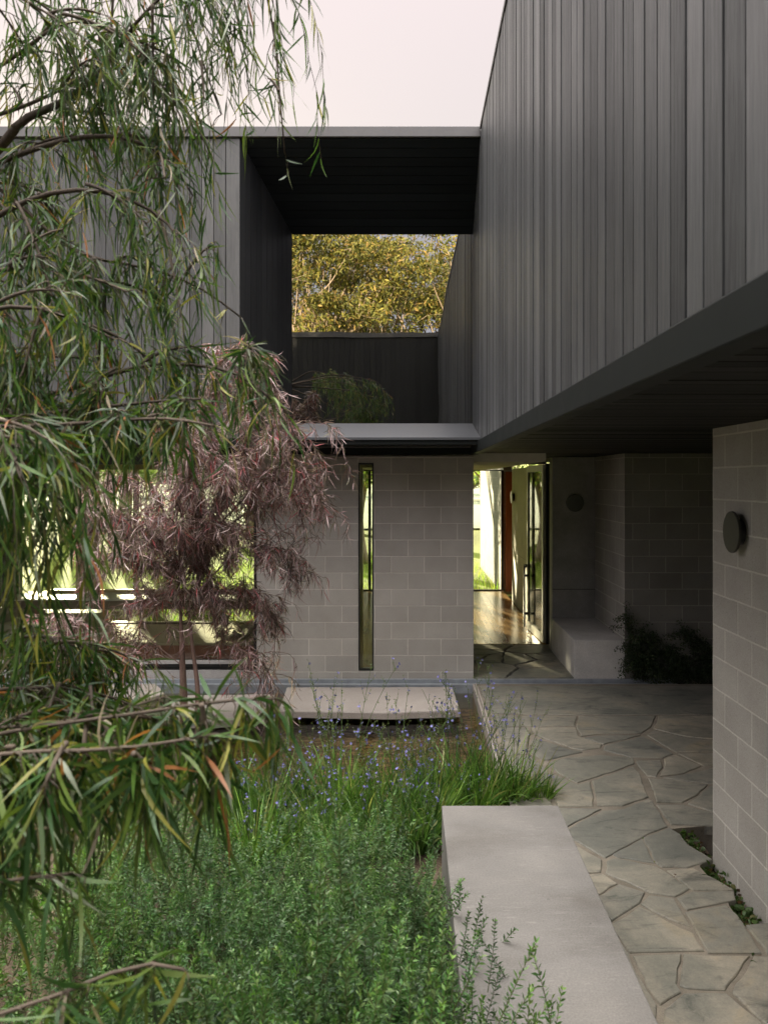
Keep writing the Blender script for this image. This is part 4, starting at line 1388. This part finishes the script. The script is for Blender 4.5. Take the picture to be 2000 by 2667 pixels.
# ---- blue-flowered strap-leaved clumps
def make_clump(seed, nblade=70, nstem=6, bl=(.36, .74), sh=(.55, .95), lean=(.25, 0)):
    rg = np.random.default_rng(seed)
    a = rg.uniform(0, 2 * np.pi, nblade)
    base = np.stack([np.cos(a) * rg.uniform(0, .13, nblade), np.sin(a) * rg.uniform(0, .13, nblade), np.zeros(nblade)], 1)
    out = rg.uniform(.15, .75, nblade)
    d = unit(np.stack([np.cos(a) * out, np.sin(a) * out, np.ones(nblade)], 1))
    L = rg.uniform(*bl, nblade)
    V, Q, per = leaves_geo(base, d, L, rg.uniform(.009, .018, nblade), rg.uniform(.05, .75, nblade), 7, .08, rg, None, .55)
    pal = [(.055, .13, .025), (.10, .20, .040), (.15, .25, .06), (.23, .25, .10)]
    leaf = (V, Q, np.repeat(tints(nblade, pal, [.35, .35, .2, .1], rg), per, 0))
    paths, rads, fp, fd, bp = [], [], [], [], []
    for s in range(nstem):
        a0 = rg.uniform(0, 2 * np.pi); hgt = rg.uniform(*sh)
        d = np.array((np.cos(a0) * .28 - .12, np.sin(a0) * .2, 1.0))
        t = np.linspace(0, 1, 9)[:, None]
        q = np.array((np.cos(a0) * .03, np.sin(a0) * .03, 0)) + d * hgt * t + np.array((rg.normal(0, .12), rg.normal(0, .08), -.05)) * hgt * t ** 2
        paths.append(q); rads.append(np.linspace(.0032, .0014, 9))
        nbr = rg.integers(5, 10)
        for k in range(nbr):
            u = rg.uniform(.42, 1.0); x = u * 8; i = min(int(x), 7); p = q[i] + (q[i + 1] - q[i]) * (x - i)
            dd = unit(np.array((rg.normal(0, .6), rg.normal(0, .6), .9)))
            l = rg.uniform(.03, .13) * (1.3 - .6 * u)
            tt = np.linspace(0, 1, 9)[:, None]
            qq = p + dd * l * tt + np.array((0, 0, .25)) * l * tt ** 2
            paths.append(qq); rads.append(np.linspace(.0016, .0008, 9))
            for e in np.linspace(.45, 1, 4):
                pt = qq[min(8, int(e * 8))] + rg.normal(0, .004, 3)
                if rg.random() < .26 and e > .6: fp.append(pt); fd.append(unit(dd + rg.normal(0, .5, 3)))
                else: bp.append(pt)
        for k in range(7):
            pt = q[min(8, int((.6 + .4 * k / 6) * 8))] + rg.normal(0, .005, 3)
            bp.append(pt)
    V3, Q3 = tubes_geo(np.array(paths), np.array(rads), 3)
    # buds and little bracts as short fat leaves
    bp = np.array(bp); nb_ = len(bp) * 3
    V4, Q4, per4 = leaves_geo(np.repeat(bp, 3, 0), unit(rg.normal(0, 1, (nb_, 3)) + (0, 0, .5)), rg.uniform(.008, .016, nb_), rg.uniform(.003, .006, nb_), .1, 2, .1, rg)
    c3 = np.tile(np.array((.085, .14, .04)), (len(V3), 1))
    c4 = np.repeat(tints(nb_, [(.11, .17, .05), (.17, .19, .09), (.24, .24, .40)], [.6, .3, .1], rg), per4, 0)
    stem = (np.concatenate([V3, V4]), np.concatenate([Q3, Q4 + len(V3)]), np.concatenate([c3, c4]))
    fp = np.array(fp); fd = np.array(fd)
    n = len(fp)
    return leaf, stem, (fp, fd)


def flower_mesh(seed):
    rg = np.random.default_rng(seed)
    th = np.arange(6) * np.pi / 3
    d = unit(np.stack([np.cos(th), np.sin(th), np.full(6, .35)], 1))
    V5, Q5, per5 = leaves_geo(np.zeros((6, 3)), d, rg.uniform(.010, .014, 6), rg.uniform(.009, .012, 6), .05, 3, .08, rg, 1.0, .9)
    o = np_mesh('flower', V5, Q5, np.repeat(tints(6, [(.19, .19, .46), (.27, .26, .54), (.14, .13, .38)], [.5, .3, .2], rg, .1), per5, 0), M_FLOW, None)
    me = o.data
    bpy.data.objects.remove(o)
    return me


FLM = [flower_mesh(900 + k) for k in range(4)]


def clump_proto(seed, **kw):
    lf, st, fl = make_clump(seed, **kw)
    t = thing('flowering_clump', '', 'flowering plant', (0, 0, 0), 0, 'blue-flowered clumps by the pond')
    np_mesh('strap_leaves', *lf[:2], lf[2], M_BLADE, t, smooth=True)
    np_mesh('stems', *st[:2], st[2], M_BLADE, t)
    for k, (p, d) in enumerate(list(zip(*fl))[:80]):
        o = bpy.data.objects.new('flower', FLM[k % 4]); C.objects.link(o); o.parent = t
        o.location = tuple(p); o.rotation_euler = Vector(tuple(d)).to_track_quat('Z', 'Y').to_euler()
    return t


CL = [(1060, 1735, 'A', .2, 1.0, 'tall blue-flowered clump at the pond corner left of the path edge'),
      (1110, 1740, 'B', 1.2, .9, 'blue-flowered clump with upright stems right against the path edging'),
      (985, 1735, 'A', 2.9, 1.05, 'lush strap-leaved clump right of the centre of the pond edge'),
      (925, 1760, 'C', .6, 1.0, 'leaning blue-flowered clump above the corner of the concrete wall'),
      (1165, 1738, 'D', 2.0, .55, 'short sparse flowering clump on the path beside the concrete wall end'),
      (870, 1775, 'B', 3.1, 1.0, 'blue-flowered clump in front of the stepping slab shadow'),
      (800, 1790, 'C', 4.2, 1.05, 'densely flowered clump in the middle of the bed'),
      (735, 1765, 'A', 5.0, 1.1, 'blue-flowered clump with the tallest stems against the stepping slab'),
      (680, 1790, 'B', .9, .95, 'densely flowered clump left of the bed centre'),
      (615, 1780, 'C', 2.2, 1.0, 'blue-flowered clump beside the weeping leaf tips'),
      (560, 1800, 'D', 1.0, 1.0, 'mostly leafy clump half hidden behind hanging green leaves'),
      (500, 1790, 'D', 3.5, 1.0, 'dark leafy clump deep under the hanging branches'),
      (900, 1840, 'D', 4.4, .9, 'low leafy clump behind the left face of the concrete wall'),
      (770, 1860, 'D', 5.5, .9, 'low leafy clump just behind the green shrubs'),
      (640, 1860, 'C', 3.9, .8, 'short flowering clump behind the shrubs on the left'),
         (840, 1840, 'B', 2.6, .85, 'flowering clump between the shrubs and the middle of the pond edge'),
         (700, 1850, 'A', 1.9, .8, 'leafy flowering clump just behind the shrub tops at bed centre'),
         (550, 1870, 'D', 2.5, .95, 'dark leafy clump behind the shrubs under the weeping branches'),
         (930, 1800, 'D', 0.2, .9, 'bushy strap-leaved clump beside the far corner of the concrete wall'),
         (1030, 1765, 'D', 1.4, .8, 'low strap-leaved clump hugging the far end of the concrete wall')]
protos = {'A': clump_proto(201, nblade=190, nstem=9, sh=(.8, 1.12)), 'B': clump_proto(202, nblade=180, nstem=10, sh=(.62, 1.0)),
          'C': clump_proto(203, nblade=170, nstem=13, sh=(.45, .75)), 'D': clump_proto(204, nblade=230, nstem=3, sh=(.4, .6))}
used = set()
for x, y, k, rz, s, lab in CL:
    g = G(x * 1.20555, y * 1.20555, -.07)
    c = protos[k] if k not in used else copy_tree(protos[k])
    used.add(k)
    c.location = tuple(g); c.rotation_euler = (0, 0, rz); c.scale = (s, s, s); c['label'] = lab


# ---- fine yellowish grass tufts near the purple tree
def make_grass(seed, n=160, L=(.5, .95), W=.004):
    rg = np.random.default_rng(seed)
    a = rg.uniform(0, 2 * np.pi, n)
    base = np.stack([np.cos(a) * rg.uniform(0, .09, n), np.sin(a) * rg.uniform(0, .09, n), np.zeros(n)], 1)
    out = rg.uniform(.05, .5, n)
    d = unit(np.stack([np.cos(a) * out, np.sin(a) * out, np.ones(n)], 1))
    V, Q, per = leaves_geo(base, d, rg.uniform(*L, n), W, rg.uniform(0, .4, n), 6, .08, rg, None, .5)
    return V, Q, np.repeat(tints(n, [(.14, .17, .05), (.22, .22, .08), (.30, .26, .13)], [.4, .35, .25], rg), per, 0)


gp = None
for k, (x, y, Y, s, lab) in enumerate(((345, 1620, 7.4, 1.0, 'fine yellow-green grass tuft left of the purple tree trunk'), (300, 1600, 7.6, .9, 'fine grass tuft under the leaning twig by the pale rock'),
                                       (60, 1560, 6.8, 1.15, 'tall seeding grass tuft in front of the purple shrub'), (120, 1570, 6.6, 1.1, 'tall seeding grass tuft at the left edge of the bed'))):
    g = D(x, y, Y); g[2] = -.07
    if gp is None:
        a = make_grass(301); gp = np_mesh('grass_tuft', a[0], a[1], a[2], M_BLADE, None, smooth=True); c = gp
    else:
        c = gp.copy(); C.objects.link(c)
    c.location = tuple(g); c.scale = (s, s, s); c.rotation_euler = (0, 0, k * 1.3)
    setp(c, lab, 'grass', 'fine grass tufts in the left bed')


# ---- climbing plants on the porch block wall
def climber(sprays, seed, label):
    rg = np.random.default_rng(seed)
    t = thing('climbing_plant', label, 'plant', tuple(np.array(sprays[0][0])), 0, 'climbing plants on the porch wall')
    paths, PV, DV = [], [], []
    for pl in sprays:
        q = smooth_path(pl, 30)
        allq = [q]
        for _ in range(16):
            i = rg.integers(5, 26); l = rg.uniform(.08, .28)
            d = unit(np.array((rg.normal(0, .7), -.15, rg.normal(.3, .6)))); s = np.linspace(0, 1, 30)[:, None]
            allq.append(q[i] + d * l * s + np.array((0, 0, -.5)) * l * s ** 2)
        for r in allq:
            paths.append(r)
            n = int(np.linalg.norm(np.diff(r, axis=0), axis=1).sum() / .0028)
            ii = rg.integers(0, 30, n)
            PV.append(r[ii] + rg.normal(0, .022, (n, 3))); DV.append(unit(rg.normal(0, 1, (n, 3)) + (0, -.4, .2)))
    PV = np.concatenate(PV); DV = np.concatenate(DV); n = len(PV)
    PV[:, 1] = np.minimum(PV[:, 1], 10.03)
    V, Q, per = leaves_geo(PV, DV, rg.uniform(.018, .032, n), rg.uniform(.012, .020, n), .15, 2, .15, rg)
    np_mesh('foliage', V, Q, np.repeat(tints(n, [(.020, .036, .018), (.032, .052, .026), (.045, .06, .03)], [.5, .35, .15], rg), per, 0), M_SHRUB, t)
    V, Q = tubes_geo(np.array(paths), np.linspace(.004, .0012, 30)[None], 3)
    np_mesh('stems', V, Q, np.tile(np.array((.04, .03, .02)), (len(V), 1)), M_SHRUB, t)


DW = 9.96
def cw(pts): return [D(x, y, DW) for x, y in pts]
climber([cw([(1368, 1466), (1365, 1400), (1358, 1350), (1352, 1308)]), cw([(1375, 1466), (1385, 1400), (1390, 1360), (1400, 1350)]), cw([(1380, 1466), (1415, 1410), (1440, 1420), (1455, 1466)]),
         cw([(1370, 1466), (1375, 1430), (1352, 1392), (1345, 1388)]), cw([(1385, 1466), (1400, 1440), (1430, 1450), (1470, 1462)]), cw([(1375, 1466), (1395, 1430), (1410, 1380), (1425, 1390)])], 401,
        'dark small-leaved climber rising beside the concrete bench')
climber([cw([(1505, 1466), (1500, 1410), (1485, 1370), (1466, 1340)]), cw([(1515, 1466), (1525, 1420), (1520, 1390)]), cw([(1500, 1466), (1470, 1430), (1450, 1410), (1440, 1400)]), cw([(1510, 1466), (1530, 1450), (1538, 1430)]),
         cw([(1500, 1466), (1470, 1450), (1440, 1455)])], 402, 'dark small-leaved climber at right, half behind the near block wall')

# ---- weeds by the near pier
rg = np.random.default_rng(71)
n = 7000
yy = rg.uniform(3.0, 5.85, n)
lim = np.interp(yy, [3.0, 3.35, 3.75, 4.1, 4.45, 4.85, 5.35, 5.85], [1.75, 1.68, 1.62, 1.58, 1.62, 1.55, 1.28, 1.28])
xx = lim + rg.uniform(.0, 1, n) ** .8 * (1.94 - lim)
keep = (noise_ := np.sin(xx * 17 + 3) * np.sin(yy * 11) + rg.normal(0, .5, n)) > -.7
for sp in STONES:
    pg = np.array([q[:2] for q in z6(sp)]); cc = pg.mean(0); pg = cc + (pg - cc) * 1.07
    ins = np.zeros(n, bool)
    for i in range(len(pg)):
        a_, b_ = pg[i], pg[i - 1]
        cr_ = ((a_[1] > yy) != (b_[1] > yy)) & (xx < (b_[0] - a_[0]) * (yy - a_[1]) / (b_[1] - a_[1] + 1e-9) + a_[0])
        ins ^= cr_
    keep &= ~ins
pz = np.stack([xx, yy, np.full(n, -.08)], 1)[keep]
n = len(pz)
d = unit(rg.normal(0, .6, (n, 3)) + (0, 0, .8))
V, Q, per = leaves_geo(pz + d * rg.uniform(.0, .07, (n, 1)), d, rg.uniform(.025, .055, n), rg.uniform(.018, .036, n), .4, 3, .15, rg, .6)
o = np_mesh('weeds', V, Q, np.repeat(tints(n, [(.05, .10, .02), (.08, .14, .03), (.12, .12, .04), (.14, .08, .04)], [.4, .35, .15, .1], rg), per, 0), M_SHRUB, None, smooth=True)
setp(o, 'low green weeds growing along the near block wall', 'weeds', None, 'stuff')


# ---- trees beyond: tall eucalypts behind the viewer, trees past the meadow
def make_euc(seed, hgt=18, ncl=34, nleaf=190, spread=5.5, lift=.42, clr=(1.5, .7), leaf=.26, stems=3):
    rg = np.random.default_rng(seed)
    bark = MB(); PV = []
    for s in range(stems):
        a = rg.uniform(0, 6.28)
        top = np.array((np.cos(a) * spread * .3, np.sin(a) * spread * .3, hgt * rg.uniform(.62, .75)))
        tp = smooth_path([np.array((np.cos(a) * .25, np.sin(a) * .25, 0)), top * (.25, .25, .35) + rg.normal(0, .2, 3), top * (.6, .6, .7), top], 14)
        bark.tube(tp, np.linspace(.19, .07, 14), 7, rg.random())
        for c in range(ncl // stems):
            ca = a + rg.normal(0, 1.1); rr = spread * rg.uniform(.1, 1) ** .6
            zz = hgt * (lift + (1 - lift) * rg.uniform(.1, 1) ** .7) * (1 - .10 * (rr / spread) ** 2)
            ctr = np.array((np.cos(ca) * rr, np.sin(ca) * rr, zz))
            i = rg.integers(6, 13)
            mid = (tp[i] + ctr) / 2 + np.array((0, 0, -.03 * hgt)) + rg.normal(0, .25, 3)
            bark.tube(smooth_path([tp[i], mid, ctr], 8), np.linspace(.07, .02, 8), 5, rg.random())
            q = rg.normal(0, 1, (nleaf, 3)); q = unit(q) * rg.uniform(.2, 1, (nleaf, 1)) ** .5
            sz = rg.uniform(.75, 1.25)
            pts = ctr + q * np.array((clr[0], clr[0], clr[1])) * sz
            PV.append(pts)
            for k in range(3):
                bark.tube([ctr, ctr + (pts[k] - ctr) * .8], [.02, .008], 4, .6)
    PV = np.concatenate(PV); n = len(PV)
    V, Q, per = leaves_geo(PV, unit(rg.normal(0, 1, (n, 3))), rg.uniform(.7, 1.4, n) * leaf, rg.uniform(.25, .5, n) * leaf, .2, 2, .2, rg)
    return bark, V, Q, per, n


def euc_proto(seed, mleaf, pal, w, label, grp, **kw):
    bark, V, Q, per, n = make_euc(seed, **kw)
    t = thing('eucalyptus_tree', label, 'tree', (0, 0, 0), 0, grp)
    bark.build('trunk', M_EUCB, t, smooth=True)
    np_mesh('crown', V, Q, np.repeat(tints(n, pal, w, np.random.default_rng(seed), .25), per, 0), mleaf, t)
    return t


GOLD = [(.17, .175, .045), (.24, .215, .05), (.29, .20, .06), (.07, .085, .025)]
rear_g = 'tall eucalypts reflected in the upper window'
e1 = [euc_proto(501 + k, M_EUC, GOLD, [.35, .3, .15, .2], 'tall sunlit eucalyptus reflected in the upper window', rear_g, hgt=17.5 + k, stems=4 - k % 2, ncl=30, nleaf=330, leaf=.26, clr=(1.55, .6)) for k in range(3)]
spots = [(-14, -34, 0), (-8, -30, 1), (-2.5, -36, 2), (3, -31, 0), (8.5, -35, 1), (-19, -31, 2), (-5, -42, 0), (1, -44, 1), (-8, -50, 0), (-5.8, -33, 2), (-1.5, -50, 2), (5.5, -40, 2), (13, -33, 2), (-12, -45, 1)]
for k, (x, y, j) in enumerate(spots):
    c = e1[j] if k == (1 if False else -1) else (e1[j] if k < 3 and j == k else copy_tree(e1[j]))
    c.location = (x, y, -.1); c.rotation_euler = (0, 0, k * 1.7); s = 1.0 + .05 * (k % 4); c.scale = (s, s, s)
used_ = [o for o in e1]
for j, o in enumerate(e1):
    if o.location.length == 0:
        o.location = (20 + 6 * j, -38, -.1)
# high-crowned row added to shade the courtyard from low sun, then lower backlit trees
BK = [(.09, .14, .025), (.13, .19, .035), (.17, .21, .05)]
mg = 'trees added beyond the meadow as shade'
f1 = [euc_proto(601 + k, M_BACKL, BK, [.4, .4, .2], 'tall high-crowned tree added behind the house to shade the courtyard', mg, hgt=13.6, lift=.58, ncl=44, nleaf=170, spread=5.2, clr=(1.7, 1.0), leaf=.4) for k in range(2)]
for k, (x, y) in enumerate([(-34, 35), (-27, 33), (-17, 34), (-11.8, 33), (-24, 38), (-6.5, 39), (-13, 38), (-20, 43), (-28, 44), (-20, 36), (-13.5, 33), (-7, 36), (-.5, 34), (6, 36), (-41, 36), (-30, 40), (-16, 40), (-3, 40), (-23, 41), (-10, 41), (4, 41)]):
    c = f1[k] if k < 2 else copy_tree(f1[k % 2])
    c.location = (x, y, -.1); c.rotation_euler = (0, 0, k * 2.1); s = .95 + .03 * (k % 3); c.scale = (s, s, s)
f2 = euc_proto(611, M_BACKL, BK, [.3, .4, .3], 'bright backlit leafy tree seen through the hall window beside the outside wall', 'low trees beyond the meadow', hgt=6.5, lift=.28, ncl=40, nleaf=220, spread=2.6, clr=(.8, .6), leaf=.20)
f2.location = (3.6, 33, -.1)
for x, y, a, lab in ((-1.5, 25, 2.2, 'leafy green tree outside seen through the tall slot window'), (-3.9, 25.2, 4.2, 'leafy green tree added behind the right end of the bay window to block sun')):  # second tree is added to stop low sun reaching bench and path
    c = copy_tree(f2); c.location = (x, y, -.1); c.rotation_euler = (0, 0, a); c.scale = (.74, .74, .95); c['label'] = lab
for k, (x, y, s) in enumerate([(-14, 128, 1.6), (-25, 134, 1.7), (-40, 130, 1.6), (-56, 136, 1.7), (-2, 134, 1.7), (6, 90, 1.2), (13, 84, 1.3), (-70, 140, 1.8)]):
    c = copy_tree(f2); c.location = (x, y, -.1); c.rotation_euler = (0, 0, k * 1.1); c.scale = (s * 1.5, s * 1.5, s * .5)
    c['label'] = 'hazy bushy tree far beyond the meadow seen through the windows'
# rough grass just outside the hall window
rg = np.random.default_rng(77)
n = 9000
pos = np.stack([rg.uniform(-5.5, 2.0, n), 12.4 + rg.uniform(0, 1, n) ** 1.4 * 16, np.full(n, -.1)], 1)
pos = pos[(pos[:, 1] > 18.25) | (pos[:, 0] < -1.9)]
n = len(pos)
d = unit(np.stack([rg.normal(0, .3, n), rg.normal(0, .3, n), np.ones(n)], 1))
V, Q, per = leaves_geo(pos, d, rg.uniform(.12, .34, n), .012, rg.uniform(0, .5, n), 3, .1, rg, None, .5)
o = np_mesh('long_grass', V, Q, np.repeat(tints(n, [(.10, .19, .02), (.16, .24, .035), (.24, .27, .06)], [.4, .4, .2], rg), per, 0), M_BACKL, None, smooth=True)
setp(o, 'long sunlit grass outside the house windows', 'grass', None, 'stuff')
